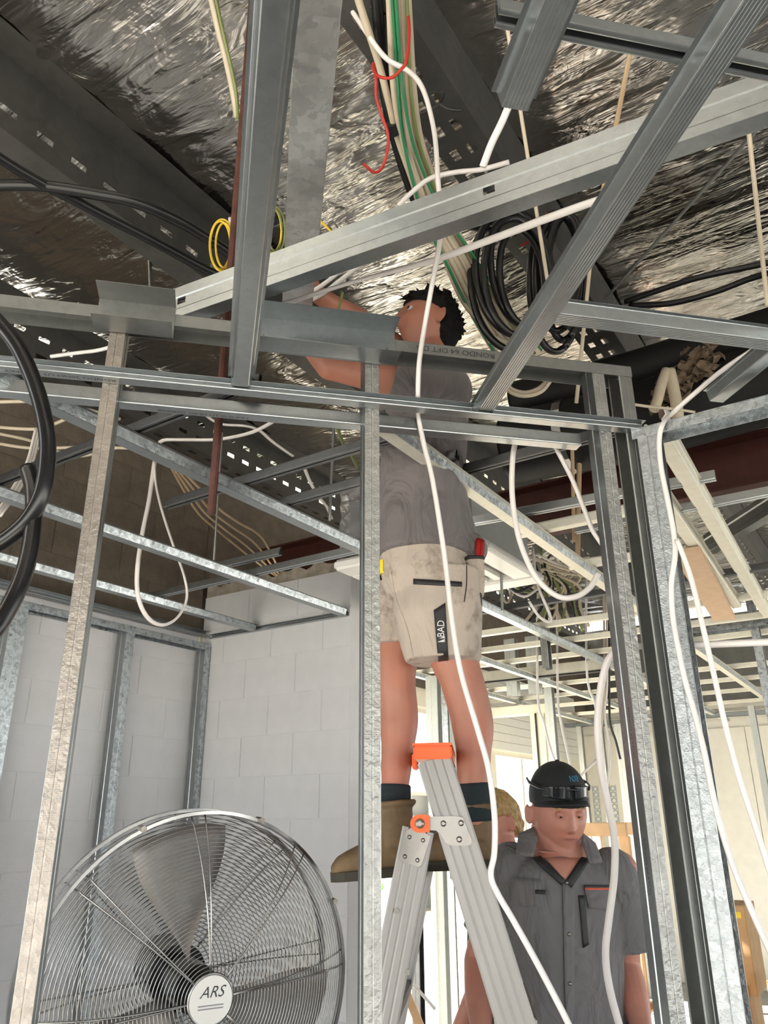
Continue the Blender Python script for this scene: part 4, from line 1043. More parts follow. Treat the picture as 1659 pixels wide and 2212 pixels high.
    def boot(ax, ay, hx, tx, hy, ty, d, dt):
        h, t = P(hx, hy, d), P(tx, ty, dt); e = (t - h); ln = e.length; e.normalize(); sd = e.cross(Z).normalized(); u = sd.cross(e)
        rg = []
        for f, hh, ww in ((0.0, .035, .026), (0.06, .052, .035), (0.2, .056, .038), (.36, .055, .038), (.5, .046, .042), (.65, .036, .047), (.8, .030, .047), (.92, .024, .038), (1.0, .014, .022)):
            rg.append((h + e * ln * f + u * (hh), sd * ww, u * hh))
        ank = P(ax, ay, d)
        pr = [loft(rg, 24)] + chain([h + e * ln * .2 + u * 0.06, ank], [0.050, 0.048], 18, 5, True)[:1]
        pr.append(tube_geo(smooth_path([ank + e * 0.052 * math.cos(a) + sd * 0.052 * math.sin(a) for a in [2 * PI * k / 12 for k in range(13)]], 2), 0.008, 8))
        b = blob('boot', pr, 'shoe', root, 0.005, 2)
        out = [(0, .028), (.05, .036), (.25, .036), (.5, .042), (.7, .049), (.85, .047), (.95, .036), (1.01, .016)]
        pl_ = [(f, wd) for f, wd in out] + [(f, -wd) for f, wd in out[::-1]]
        vs = [h + e * ln * f + sd * wd - u * 0.010 for f, wd in pl_] + [h + e * ln * f + sd * wd + u * 0.012 for f, wd in pl_]; n = len(pl_)
        fs = [tuple(range(n))[::-1], tuple(range(n, 2 * n))] + [(i, (i + 1) % n, (i + 1) % n + n, i + n) for i in range(n)]
        o = link('sole', mesh('sole', vs, fs), 'sole', b, None); o.matrix_local = (root.matrix_basis @ b.matrix_local).inverted()
        for k in range(3):
            p = h + e * ln * (.42 + .09 * k) + u * (0.098 - .016 * k)
            vs, fs = tube_geo([p + sd * 0.03, p + u * 0.006, p - sd * 0.03], 0.003, 6); q = link('lace', mesh('lace', vs, fs), 'beige_cable', b, None, True); q.matrix_local = (root.matrix_basis @ b.matrix_local).inverted()
    boot(1028, 1742, 1066, 872, 1868, 1872, 2.17, 2.17)
    boot(852, 1735, 893, 716, 1880, 1896, 2.22, 2.20)
    tl = empty('hand_tool', P(1036, 1205, 2.10), 'red handled tool sticking out of the shorts side pocket', 'tool')
    for i, (x0, y0, x1, y1, r) in enumerate(((1030, 1225, 1034, 1165, 0.008), (1040, 1225, 1041, 1168, 0.007))):
        vs, fs = tube_geo(smooth_path([P(x0, y0, 2.10) - tl.location, P((x0 + x1) / 2, (y0 + y1) / 2, 2.10) - tl.location, P(x1, y1, 2.11) - tl.location], 3), r, 10); link('handle', mesh('handle', vs, fs), 'tool_red', tl, None, True)
    tp = empty('tape_measure', P(829, 1228, 2.12), 'yellow tape measure clipped at the front of the shorts waist', 'tool')
    box('case', (-0.014, -0.02, -0.018), (0.014, 0.02, 0.022), 'yellow_tape', tp, 0.004); box('belt_clip', (-0.016, -0.012, -0.03), (-0.012, 0.012, 0.01), 'trim_black', tp)
worker()

# ---------------------------------------------------------------- person with cap, below
def capman():
    F = (A * -0.93 + R * 0.30).normalized(); L = Z.cross(F)      # his left is at picture right
    D = 2.87; P = at_d
    root = empty('person', V((P(1220, 1900, D).x, P(1220, 1900, D).y, 0)), 'person in a black cap and grey work shirt looking down beside the ladder', 'person')
    hc = P(1207, 1756, D - 0.03); HF = (A * -0.97 + R * 0.17 - Z * 0.17).normalized()
    pr, eye, S, F2, U2 = head(hc, HF, Z, 0.089, 0.106, 0.122, 0.07)
    U2 = S.cross(HF).normalized() if S.cross(HF).z > 0 else -S.cross(HF).normalized()
    pr += chain([hc - Z * 0.065 - F * 0.03, P(1213, 1850, D + .02)], [0.086, 0.104], 18)
    TR = lambda y, w_, d_, x=1215, dd=D: (P(x, y, dd), F * d_, L * w_)
    pr.append(loft([TR(1835, .09, .06), TR(1862, .15, .09), TR(1920, .18, .115), TR(2040, .178, .12), TR(2190, .178, .125), TR(2330, .17, .12), (V((P(1215, 2000, D).x, P(1215, 2000, D).y, 0.88)), F * .115, L * .165)]))
    for s, (sx, sy), (ex, ey), (wx, wy) in ((-1, (1092, 1868), (1033, 2075), (1040, 2245)), (1, (1338, 1880), (1352, 2085), (1392, 2245))):
        a, b, c = P(sx, sy, D), P(ex, ey, D + .06), P(wx, wy, D - .10)
        pr += chain([a, (a + b) / 2, b], [0.062, 0.055, 0.047]); pr += chain([b, b.lerp(c, .4), c], [0.047, 0.048, 0.031])
        pr += hand(c, c - b + F * .02, -L * s, -s, 0.45)
    for s in (-1, 1):
        hp = root.location + L * s * 0.095 + Z * 0.90; pr += chain([hp, hp - Z * .42 + F * .02, hp - Z * .82], [0.09, 0.06, 0.045])
    blob('body', pr, 'skin_face', root, 0.0045, 2)
    inv = root.matrix_basis.inverted()
    for s in (-1, 1):
        vs, fs = ball(eye(s), (0.0125,) * 3); e = link('eye', mesh('eye', vs, fs), 'eye_white', root, inv, True)
        vs, fs = ball(eye(s) + F2 * 0.0082 - U2 * 0.0052, (0.0058,) * 3); q = link('iris', mesh('iris', vs, fs), 'eye_dark', e, None, True)
        vs, fs = ball(eye(s) + U2 * 0.0008 + F2 * 0.0014, (0.0146, 0.0138, 0.0112), (S, F2, U2)); q = link('eyelid', mesh('eyelid', vs, fs), 'skin_face', root, inv, True)
        br = [eye(s) + F2 * 0.013 + U2 * 0.019 + S * s * t + U2 * (0.003 - abs(t) * 0.2) for t in (-0.016, -0.005, 0.007, 0.02)]
        vs, fs = tube_geo(smooth_path(br, 4), 0.0028, 6, taper=lambda t: 0.6 + 0.5 * math.sin(PI * t)); link('eyebrow', mesh('eyebrow', vs, fs), 'hair_blond', root, inv, True)
    vs, fs = tube_geo(smooth_path([hc + F2 * (0.1045 - abs(t) * 9 * abs(t)) + S * t - U2 * 0.0668 for t in (-.02, -.01, 0, .01, .02)], 3), 0.0028, 6); link('mouth', mesh('mouth', vs, fs), 'lip', root, inv, True)
    # ---- cap
    cp = hc + U2 * 0.053 - F2 * 0.004; vs, fs = [], []; nu, nv = 48, 14
    for j in range(nv + 1):
        th = (PI * 0.56) * j / nv
        for i in range(nu):
            ph = 2 * PI * i / nu; d = (math.sin(th) * math.sin(ph), math.sin(th) * math.cos(ph), math.cos(th)); k = 1 + 0.008 * (abs(math.sin(3 * ph)) < 0.12)
            vs.append(cp + S * d[0] * 0.096 * k + F2 * d[1] * 0.116 * k + U2 * d[2] * 0.116)
    for j in range(nv):
        for i in range(nu):
            a, b = j * nu + i, j * nu + (i + 1) % nu; fs.append((a, b, b + nu, a + nu))
    cap = link('cap', mesh('cap', vs, fs), 'cap_black', root, inv, True); md = cap.modifiers.new('t', 'SOLIDIFY'); md.thickness = 0.003
    vs, fs = [], []
    for j in range(7):
        for i in range(17):
            a = (-0.5 + i / 16) * PI * 0.92; k = j / 6; rx, ry = 0.092 + 0.002 * k, 0.112 + 0.060 * k * (math.cos(a) ** 0.6 if math.cos(a) > 0 else 0)
            vs.append(cp + S * math.sin(a) * rx + F2 * math.cos(a) * ry + U2 * (0.004 - 0.004 * k - 0.26 * (math.sin(a) * rx) ** 2 / 0.1 * (0.3 + k)))
    fs = [(j * 17 + i, j * 17 + i + 1, (j + 1) * 17 + i + 1, (j + 1) * 17 + i) for j in range(6) for i in range(16)]
    pk = link('peak', mesh('peak', vs, fs), 'cap_black', cap, None, True); md = pk.modifiers.new('t', 'SOLIDIFY'); md.thickness = 0.004
    vs, fs = ball(cp + U2 * 0.117, (0.007, 0.007, 0.004), (S, F2, U2)); link('cap_button', mesh('cap_button', vs, fs), 'cap_black', cap, None, True)
    # lettering on the cap front
    me = text_mesh('NXP', 0.026); me.materials.clear()
    for v in me.vertices:
        a = -(v.co.x / 0.1 + 0.30); zz = 0.068 + v.co.y; rr = math.sqrt(max(0.01, 1 - (zz / 0.116) ** 2))
        v.co = cp + S * math.sin(a) * 0.0955 * rr + F2 * math.cos(a) * 0.1175 * rr + U2 * zz + F2 * 0.002
    link('lettering', me, 'print_blue', cap, None)
    # ---- glasses resting on the cap: worn, so a thing of its own
    gl = empty('sunglasses', hc + U2 * .04 + F2 * .11, 'dark wraparound sunglasses resting on the black cap', 'sunglasses'); gi = gl.matrix_basis.inverted()
    for s in (-1, 1):
        vs, fs = [], []
        for j in range(7):
            for i in range(11):
                a = s * (0.10 + 0.86 * i / 10); zz = 0.028 + (j / 6 - .5) * 0.046 * (1 - 0.35 * (i / 10) ** 2); vs.append(cp + S * math.sin(a) * 0.099 + F2 * math.cos(a) * 0.124 + U2 * zz)
        fs = [(j * 11 + i, j * 11 + i + 1, (j + 1) * 11 + i + 1, (j + 1) * 11 + i) for j in range(6) for i in range(10)]
        q = link('lens', mesh('lens', vs, fs), 'glass_dark', gl, gi, True); md = q.modifiers.new('t', 'SOLIDIFY'); md.thickness = 0.003
        tm = [cp + S * math.sin(a) * 0.101 + F2 * math.cos(a) * 0.125 + U2 * (0.034 + 0.006 * k) for k, a in enumerate([s * t for t in (0.9, 1.2, 1.6, 2.0)])]
        vs, fs = tube_geo(smooth_path(tm, 4), 0.004, 6, 1.5); link('temple', mesh('temple', vs, fs), 'glass_dark', gl, gi, True)
    br = [cp + S * math.sin(a) * 0.099 + F2 * math.cos(a) * 0.125 + U2 * 0.038 for a in (-.2, -.07, .07, .2)]
    vs, fs = tube_geo(smooth_path(br, 3), 0.004, 6); link('bridge', mesh('bridge', vs, fs), 'glass_dark', gl, gi, True)
    # ---- shirt
    rg = [TR(1846, .092, .075, 1213), TR(1856, .155, .09, 1213), TR(1880, .195, .108), TR(1930, .205, .128), TR(2040, .20, .135), TR(2190, .20, .142), TR(2350, .20, .145)]
    pr = [loft(rg, 36)]
    for (p0, p1, p2) in (((1105, 1868), (1068, 1950), (1046, 2020)), ((1322, 1880), (1346, 1960), (1362, 2052))):
        pr += [chain([P(*p0, D), P(*p1, D + .02), P(*p2, D + .03)], [0.082, 0.080, 0.074], 18, 6, True)[0], ball(P(p0[0], p0[1] + 6, D), (0.082,) * 3)]
    sh = blob('shirt', pr, 'shirt_man', root, 0.0065, 4); sh['d'] = D - .13
    st = Sticker(sh)
    # open neck: skin panel, dark inner collar, two collar wings
    st.patch('neck_opening', ((1163, 1838), (1262, 1838), (1231, 1900), (1219, 1900)), 'skin_face', root, 8, 8, 0.003, 0.002)
    st.patch('inner_collar', ((1150, 1854), (1168, 1850), (1222, 1902), (1213, 1912)), 'trim_black', root, 3, 10, 0.007, 0.006)
    st.patch('inner_collar', ((1256, 1852), (1276, 1856), (1234, 1918), (1222, 1902)), 'trim_black', root, 3, 10, 0.007, 0.006)
    for cs in (((1155, 1786, D - .02), (1161, 1812, D - .07), (1152, 1850, D - .125), (1114, 1846, D - .115), (1120, 1802, D - .05)), ((1258, 1800, D - .04), (1256, 1818, D - .085), (1274, 1866, D - .135), (1301, 1863, D - .12), (1286, 1822, D - .06))):
        q = [P(*c) for c in cs]; m_ = sum(q, V((0, 0, 0))) / 5 + F * .012; vs = q + [m_]; fs = [(i, (i + 1) % 5, 5) for i in range(5)]
        o = link('collar', mesh('collar', vs, fs), 'shirt_man', root, inv, True); md = o.modifiers.new('s', 'SUBSURF'); md.levels = 1; md.render_levels = 2; md.subdivision_type = 'SIMPLE'; md = o.modifiers.new('t', 'SOLIDIFY'); md.thickness = .006; md.offset = 0
    st.patch('placket', ((1215, 1905), (1240, 1915), (1240, 2212), (1222, 2212)), 'shirt_man', root, 3, 16, 0.004, 0.004)
    pkt = st.patch('pocket_flap', ((1262, 1915), (1325, 1918), (1322, 1968), (1272, 1962)), 'shirt_man', root, 6, 5, 0.006, 0.006)
    st.patch('pocket_stripe', ((1262, 1912), (1318, 1912), (1318, 1916), (1262, 1916)), 'trim_black', pkt, 5, 1, 0.009, 0.002)
    st.patch('pocket_stripe', ((1264, 1918), (1316, 1918), (1316, 1922), (1264, 1922)), 'orange_red', pkt, 5, 1, 0.009, 0.002)
    st.patch('pocket_flap', ((1108, 1895), (1170, 1900), (1168, 1960), (1100, 1955)), 'shirt_man', root, 6, 5, 0.006, 0.006)
    st.patch('badge', ((1156, 1922), (1178, 1923), (1178, 1932), (1156, 1931)), 'trim_black', root, 3, 2, 0.008, 0.003)
    zp = st.patch('chest_zip', ((1250, 1934), (1262, 1934), (1272, 2040), (1260, 2048)), 'trim_black', root, 3, 10, 0.004, 0.004)
    st.line('seam', [(1085, 1840), (1075, 1900), (1085, 1990)], 0.0025, 'shirt_man', root)
    for (x, y) in ((1224, 1907), (1229, 2018), (1231, 2125)):
        h = st.hit(x, y, 0.006)
        if h is not None: vs, fs = ball(h, (0.006, 0.006, 0.006)); link('button', mesh('button', vs, fs), 'plate_steel', root, inv, True)
    pr = [loft([(root.location + Z * 1.0, F * .14, L * .19), (root.location + Z * .86, F * .135, L * .19), (root.location + Z * .80, F * .12, L * .18)], 30)]
    for s in (-1, 1):
        hp = root.location + L * s * 0.095; pr += [chain([hp + Z * .86, hp + Z * .45 + F * .02, hp + Z * .09], [0.105, 0.085, 0.075], 18, 6, True)[0]]
    blob('trousers', pr, 'trousers', root, 0.01, 3)
    for s in (-1, 1):
        h = root.location + L * s * 0.10
        blob('boot', [loft([(h - F * .08 + Z * .05, L * .035, Z * .05), (h - F * .02 + Z * .055, L * .042, Z * .055), (h + F * .08 + Z * .04, L * .048, Z * .04), (h + F * .17 + Z * .03, L * .042, Z * .03), (h + F * .20 + Z * .02, L * .025, Z * .018)], 20)] + chain([h + Z * .06, h + Z * .14], [.05, .052], 16, 4, True)[:1], 'shoe', root, 0.007, 2)
capman()

# ---------------------------------------------------------------- fair haired person behind
def fairman():
    D = 3.35; P = at_d; F = (A * 0.62 - R * 0.78).normalized(); L = Z.cross(F)
    hc = P(1069, 1778, D); root = empty('person', V((P(1070, 1900, D).x, P(1070, 1900, D).y, 0)), 'fair haired person seen from behind, half hidden by the boot on the ladder', 'person')
    HF = (R * -0.88 - A * 0.42 - Z * .30).normalized(); pr, eye, S, F2, U2 = head(hc, HF, Z, 0.077, 0.098, 0.118)
    pr += chain([hc - Z * .07 - F * .02, hc - Z * .2 - F * .05], [.06, .075], 18)
    c0 = V((hc.x, hc.y, 0)) - F * .06
    pr.append(loft([(c0 + Z * 1.38, F * .07, L * .13), (c0 + Z * 1.3, F * .1, L * .17), (c0 + Z * 1.0, F * .1, L * .15), (c0 + Z * .85, F * .1, L * .15)]))
    for s in (-1, 1):
        a = c0 + L * s * .18 + Z * 1.33; b = c0 + L * s * .22 + Z * 1.05 + F * .02; c = c0 + L * s * .2 + Z * .85 + F * .16
        pr += chain([a, b], [.055, .043]) + chain([b, c], [.043, .03]) + hand(c, c - b, -L * s, -s, .5)
        pr += chain([c0 + L * s * .09 + Z * .88, c0 + L * s * .09 + Z * .46, c0 + L * s * .09 + Z * .1], [.085, .058, .042])
    blob('body', pr, 'skin_face', root, 0.006, 2)
    vs, fs = ball(hc + U2 * .012 - F2 * .012, (.088, .108, .122), (S, F2, U2), 40, 28); hv = []
    for v in vs:
        q = v - hc; y, z = q.dot(F2), q.dot(U2); lim = 0.035 if y > -0.02 else (0.035 - (-0.02 - y) * 2.4)
        if z < max(-0.095, lim): q = q * .78
        hv.append(hc + q * (1 + .04 * noise.noise(q * 40)))
    pr = [(hv, fs)]
    for i in range(70):
        th = random.uniform(0, 2 * PI); zz = random.uniform(-.6, .9); rr = math.sqrt(1 - zz * zz); d = S * math.cos(th) * rr - F2 * abs(math.sin(th)) * rr + U2 * zz
        b = hc + U2 * .012 - F2 * .012 + S * d.dot(S) * .086 + F2 * d.dot(F2) * .105 + U2 * d.dot(U2) * .118
        pr.append(tube_geo([b - d * .01, b + d * .006 - U2 * .006, b + d * .006 - U2 * .024], .007, 6, taper=lambda t: 1 - .7 * t))
    blob('hair', pr, 'hair_blond', root, .005, 1)
    pr = [loft([(c0 + Z * 1.43, F * .075, L * .085), (c0 + Z * 1.40, F * .095, L * .15), (c0 + Z * 1.32, F * .12, L * .19), (c0 + Z * 1.05, F * .125, L * .185), (c0 + Z * .84, F * .13, L * .19)], 32)]
    for s in (-1, 1): pr += [chain([c0 + L * s * .16 + Z * 1.34, c0 + L * s * .215 + Z * 1.12], [.078, .07], 16, 5, True)[0], ball(c0 + L * s * .16 + Z * 1.33, (.078,) * 3)]
    blob('shirt', pr, 'shirt_dark', root, .008, 4)
    pr = [loft([(c0 + Z * .9, F * .125, L * .18), (c0 + Z * .78, F * .12, L * .18)], 24)]
    for s in (-1, 1): pr += [chain([c0 + L * s * .09 + Z * .85, c0 + L * s * .09 + Z * .08], [.1, .075], 16, 6, True)[0]]
    blob('trousers', pr, 'trousers', root, .01, 3)
    for s in (-1, 1):
        h = c0 + L * s * .09; blob('boot', [loft([(h - F * .08 + Z * .05, L * .035, Z * .05), (h + Z * .055, L * .042, Z * .055), (h + F * .1 + Z * .035, L * .046, Z * .035), (h + F * .19 + Z * .02, L * .025, Z * .018)], 20)], 'shoe', root, .008, 2)
fairman()

# ================================================================== CABLES
def cpath(pts):
    """each point: picture x, y and a rule (distance ahead, or ('z',k) ('x',k) ('y',k) ('w',offset)); a missing rule repeats the last, numbers are blended"""
    out, ks = [], [i for i, p in enumerate(pts) if len(p) > 2]
    for i, p in enumerate(pts):
        if len(p) > 2: r_ = p[2]
        else:
            a = max((k for k in ks if k < i), default=ks[0]); b = min((k for k in ks if k > i), default=a)
            ra, rb = pts[a][2], pts[b][2]
            if isinstance(ra, tuple) or isinstance(rb, tuple): r_ = ra
            else: r_ = ra if a == b else ra + (rb - ra) * (i - a) / (b - a)
        if isinstance(r_, tuple): out.append({'z': at_z, 'x': at_x, 'y': at_y, 'w': at_w}[r_[0]](p[0], p[1], r_[1]))
        else: out.append(at_d(p[0], p[1], r_))
    return out
def cb(pts, r, mat, label, group=None, flatx=1.0, n=7, name='cable', cat='cable', segs=8, twist=0.0):
    return cable(name, cpath(pts), r, mat, label, cat, group, flatx, twist, n, segs)
GW = 'loose white cables'
cb([(735, -15, 1.45), (775, 45), (830, 122), (880, 152), (908, 182), (926, 230), (940, 300), (946, 390, 1.5), (952, 450), (950, 520, 1.53), (936, 600), (918, 700, 1.67), (906, 780, 1.68), (903, 850, 1.71), (904, 900, 1.78), (918, 970), (935, 1040), (960, 1200), (975, 1330), (995, 1450), (1030, 1570), (1055, 1660), (1068, 1760), (1068, 1840), (1060, 1890), (1075, 1930), (1110, 1990), (1160, 2080), (1220, 2195), (1250, 2260, 1.78)], 0.0076, 'white_cable', 'long white cable dropping past the man from roof to the bottom edge', GW, 0.85, 6)
cb([(560, 672, 1.68), (620, 655, 1.66), (690, 632), (760, 610), (870, 580), (950, 558, 1.62), (1080, 510), (1200, 465), (1300, 430), (1385, 404, 1.55)], 0.0105, 'white_cable', 'flat white cable crossing in front of the cable bundle, head height of the man', GW, 0.55, 6, twist=3)
cb([(655, 640, 2.05), (690, 620), (730, 590), (770, 555), (800, 530, 2.0)], 0.008, 'white_cable', 'white cable in the hand of the man, upper of two', GW, 0.7)
cb([(660, 655, 2.02), (700, 632), (735, 605), (775, 575), (815, 548, 1.98)], 0.008, 'white_cable', 'white cable in the hand of the man, lower of two', GW, 0.7)
cb([(860, 445, 1.8), (890, 415), (930, 385), (985, 372), (1040, 366), (1100, 350, 1.7)], 0.0075, 'white_cable', 'white cable lying behind the swaged channel near the bundle', GW)
cb([(1106, 212, 1.0), (1085, 262), (1062, 310), (1043, 360, 1.06)], 0.0065, 'white_cable', 'thin white cable hanging from the cut channel end, upper right', GW)
cb([(1118, 935, 1.98), (1108, 985), (1106, 1060), (1114, 1130), (1130, 1190), (1160, 1250), (1205, 1288), (1245, 1288), (1275, 1268), (1293, 1238, 1.98)], 0.0078, 'white_cable', 'white cable hanging in a wide loop at right of the man', GW)
cb([(1185, 940, 1.98), (1210, 985), (1238, 1040), (1262, 1100), (1280, 1145), (1300, 1175, 1.9)], 0.0085, 'white_cable', 'white cable slanting down to the web of the grey post', GW, 0.75)
cb([(1680, 722, ('y', 1.95)), (1620, 760), (1560, 800), (1500, 850), (1455, 890), (1432, 915, ('y', 1.87)), (1424, 950, ('y', 1.86)), (1428, 1010), (1442, 1080), (1455, 1150), (1458, 1200), (1450, 1260), (1453, 1330), (1465, 1400), (1480, 1470), (1500, 1540), (1520, 1620), (1545, 1740), (1580, 1860), (1625, 1970), (1680, 2090)], 0.0066, 'white_cable', 'white cable looping over the spangled track and down behind the post', GW)
cb([(1462, 1165, ('y', 1.84)), (1490, 1240), (1515, 1340), (1545, 1470), (1570, 1580), (1600, 1690), (1640, 1810), (1680, 1940)], 0.0062, 'white_cable', 'straight grey white cable slanting down across the pale wall at right', GW)
cb([(1340, 1396, ('y', 1.98)), (1400, 1395), (1480, 1394), (1560, 1391), (1680, 1386)], 0.009, 'white_cable', 'pinkish white cable threaded level through the post cluster', GW)
cb([(1334, 1400, 1.95), (1312, 1430), (1297, 1490), (1291, 1570), (1298, 1660), (1314, 1740), (1327, 1810), (1327, 1890), (1316, 1980), (1308, 2060), (1318, 2140), (1345, 2240, 2.3)], 0.0098, 'white_cable', 'thick white cable hanging from the grey post in front of the person in the cap', GW)
GLp = 'cables of the left bay'
cb([(345, 957, ('z', 3.08)), (334, 998, ('x', -2.5)), (322, 1080), (306, 1160), (296, 1240), (300, 1295), (320, 1335), (350, 1350), (382, 1335), (403, 1295), (398, 1245), (375, 1180), (352, 1110), (337, 1050), (333, 998)], 0.0095, 'white_cable', 'white cable hanging in a long teardrop loop left of the back wall', GLp, 0.6)
cb([(390, 860, ('z', 3.1)), (430, 885), (460, 908), (485, 917), (530, 920), (560, 930), (590, 955), (632, 985)], 0.009, 'white_cable', 'kinked white cable along the dark purlin, upper of the crossing pair', GLp, 0.6)
cb([(345, 955, ('z', 3.08)), (360, 950), (410, 950), (470, 949), (530, 938), (570, 922), (630, 885)], 0.009, 'white_cable', 'white cable crossing the kinked one, lower of the pair', GLp, 0.6)
cb([(655, 1005, ('z', 3.0)), (672, 1045), (690, 1075), (706, 1095), (716, 1120)], 0.009, 'white_cable', 'short white cable dropping to the wrapped air unit', GLp, 0.6)
for i, (dx, lab) in enumerate(((0, 'lowest'), (10, 'second lowest'), (22, 'second highest'), (36, 'highest'))):
    cb([(368 + dx * .4, 1005, ('z', 3.0)), (395 + dx, 1055), (430 + dx * 1.2, 1110 - dx * .3), (475 + dx * 1.1, 1150 - dx * .6), (530 + dx, 1195 - dx * .9), (590 + dx * .6, 1240), (660 + dx * .6, 1290 + i * 4)], 0.0065, 'tan_cable', 'tan cable fanning out above the back wall, %s of four' % lab, GLp)
for i, (pts, lab) in enumerate((([(-10, 868), (90, 868), (170, 880), (260, 905)], 'highest'), ([(-10, 922), (40, 926), (90, 926), (120, 915), (165, 895)], 'second'), ([(-10, 935), (60, 950), (110, 968), (170, 985), (250, 968)], 'third'), ([(-10, 957), (70, 968), (180, 966), (290, 968)], 'lowest'))):
    cb([(p[0], p[1], ('z', 2.95)) for p in pts], 0.0065, 'beige_cable', 'beige cable crossing behind the black hose at the left edge, %s of four' % lab, GLp)
for i in range(3): cb([(88 - i * 5, 925, ('x', -2.4)), (70 - i * 6, 1000), (40 - i * 8, 1060), (0 - i * 9, 1115 + i * 4)], 0.0055, 'white_cable', 'thin white wire slanting down behind the black hose, %s' % ('right', 'middle', 'left')[i] + ' of three', GLp)
cb([(110, 770, ('z', 2.95)), (170, 762), (210, 757), (245, 748)], 0.006, 'white_cable', 'short white cable between the two tracks left of the stud', GLp)
cb([(722, 890, ('z', 2.95)), (728, 920), (742, 960), (760, 985), (772, 1010)], 0.007, 'olive_cable', 'olive cable hanging beside the central stud', GLp)
cb([(452, -20, 1.5), (470, 60), (488, 130), (502, 195), (512, 255, 1.72)], 0.010, 'beige_cable', 'beige cable at the top left of the smooth overhead channel', GLp, 0.7)
cb([(463, -20, 1.5), (482, 70), (498, 140), (510, 200), (514, 258, 1.71)], 0.005, 'olive_cable', 'thin green yellow wire beside the beige cable at top', GLp)

# the bundle under the roof
GBn = 'cable bundle under the roof'
base = [(848, -20, 1.38), (852, 60, 1.46), (856, 140, 1.55), (862, 220, 1.63), (874, 300, 1.74), (898, 390, 1.87), (930, 470, 2.0), (985, 560, 2.16), (1032, 640, 2.33), (1080, 710, 2.48), (1130, 775, 2.6)]
def bcable(offs, r, mat, label, dd=0.0, start=0, end=11, flatx=1.0):
    pts = []
    m = len(offs) - 1
    for i in range(start, min(end, len(base))):
        t = i / (len(base) - 1) * m; k = min(m - 1, int(t)); o = offs[k] + (offs[k + 1] - offs[k]) * (t - k)
        x, y, d = base[i]; pts.append((x + o, y - o * (0.0 if i < 5 else 0.45), d + dd))
    return cb(pts, r, mat, label, GBn, flatx, 6)
bcable([-36, -30, -14, -8, -16], 0.017, 'black_cable', 'thick black cable, leftmost of the bundle under the roof', 0.02)
bcable([-24, -22, -10, -2, -8], 0.014, 'black_cable', 'second thick black cable behind the leftmost one of the bundle', 0.06)
bcable([34, 12, -2, 4, 0], 0.012, 'black_cable', 'black cable at the right of the bundle top, sliding under the beige ones', 0.05)
bcable([-80, -26, -6, -22, -40], 0.0105, 'beige_cable', 'beige cable entering the bundle from the upper left', -0.02)
bcable([-8, -10, 0, -12, -22], 0.0095, 'beige_cable', 'beige cable at the left front of the bundle', -0.03)
bcable([0, 8, 4, -2, -12], 0.0095, 'beige_cable', 'beige cable next to the green one in the middle of the bundle', -0.03)
bcable([12, 14, 12, 6, -4], 0.0105, 'beige_cable', 'beige cable in the middle of the bundle, flat', -0.02, flatx=0.7)
bcable([20, 20, 18, 14, 6], 0.0105, 'beige_cable', 'beige cable right of the middle of the bundle', -0.02)
bcable([26, 26, 26, 22, 14], 0.0105, 'beige_cable', 'beige cable second from the right in the bundle', -0.01)
bcable([32, 34, 34, 28, 20], 0.0105, 'beige_cable', 'beige cable, rightmost of the beige ones in the bundle', 0.0)
bcable([-2, 2, -6, -24, -40], 0.005, 'green_cable', 'dark green wire at the left front of the bundle', -0.04)
bcable([6, 10, 20, 36, 40], 0.0046, 'green_cable', 'green wire winding over the front to the right side of the bundle', -0.045)
bcable([30, 28, 30, 30, 26], 0.005, 'olive_cable', 'olive wire along the right side of the bundle', -0.03)
cb([(985, 560, 2.2), (1010, 620), (1030, 680), (1050, 715), (1085, 735), (1110, 740, 2.5)], 0.008, 'beige_cable', 'beige cable leaving the bundle to the left of it beside the dark hair', GBn)
cb([(955, 540, 2.2), (975, 600), (1005, 660), (1040, 700), (1058, 740, 2.4)], 0.0075, 'beige_cable', 'beige cable hanging lowest beside the dark hair', GBn)
bt, bt2 = cpath([(848, 264, 1.67), (853, 288, 1.70)])
vs, fs = tube_geo([bt, bt2], 0.019, 12, 1.4); tag(link('tape_band', mesh('tape_band', vs, fs), 'black_cable'), 'black tape band wrapped around the cable bundle', 'tape')
cb([(880, 20, 1.4), (884, 70), (878, 130), (866, 150), (845, 168), (818, 165), (806, 150), (807, 138), (812, 172, 1.5), (813, 210), (825, 250), (838, 290), (836, 330), (825, 362), (808, 372), (785, 354, 1.7)], 0.0042, 'red_cord', 'red cord tied around the upper cable bundle with a hanging tail', 'red cords', n=8)
cb([(912, 244, 1.55), (930, 235), (948, 224), (958, 205), (952, 196)], 0.004, 'black_cable', 'black cable tie on the purlin right of the bundle, curled arm', 'black ties on the purlin', cat='cable tie', name='cable_tie')
cb([(948, 224, 1.55), (970, 236), (1000, 239)], 0.0035, 'black_cable', 'straight black tie end on the purlin right of the bundle', 'black ties on the purlin', cat='cable tie', name='cable_tie')
# cream loops under the bundle
cb([(1095, 830, 2.5), (1108, 842), (1135, 848), (1165, 838), (1188, 815)], 0.008, 'beige_cable', 'cream cable loop under the ribbed slanting channel, inner', 'cream loops')
cb([(1085, 828, 2.48), (1105, 848), (1135, 855), (1170, 845), (1196, 812)], 0.008, 'beige_cable', 'cream cable loop under the ribbed slanting channel, outer', 'cream loops')

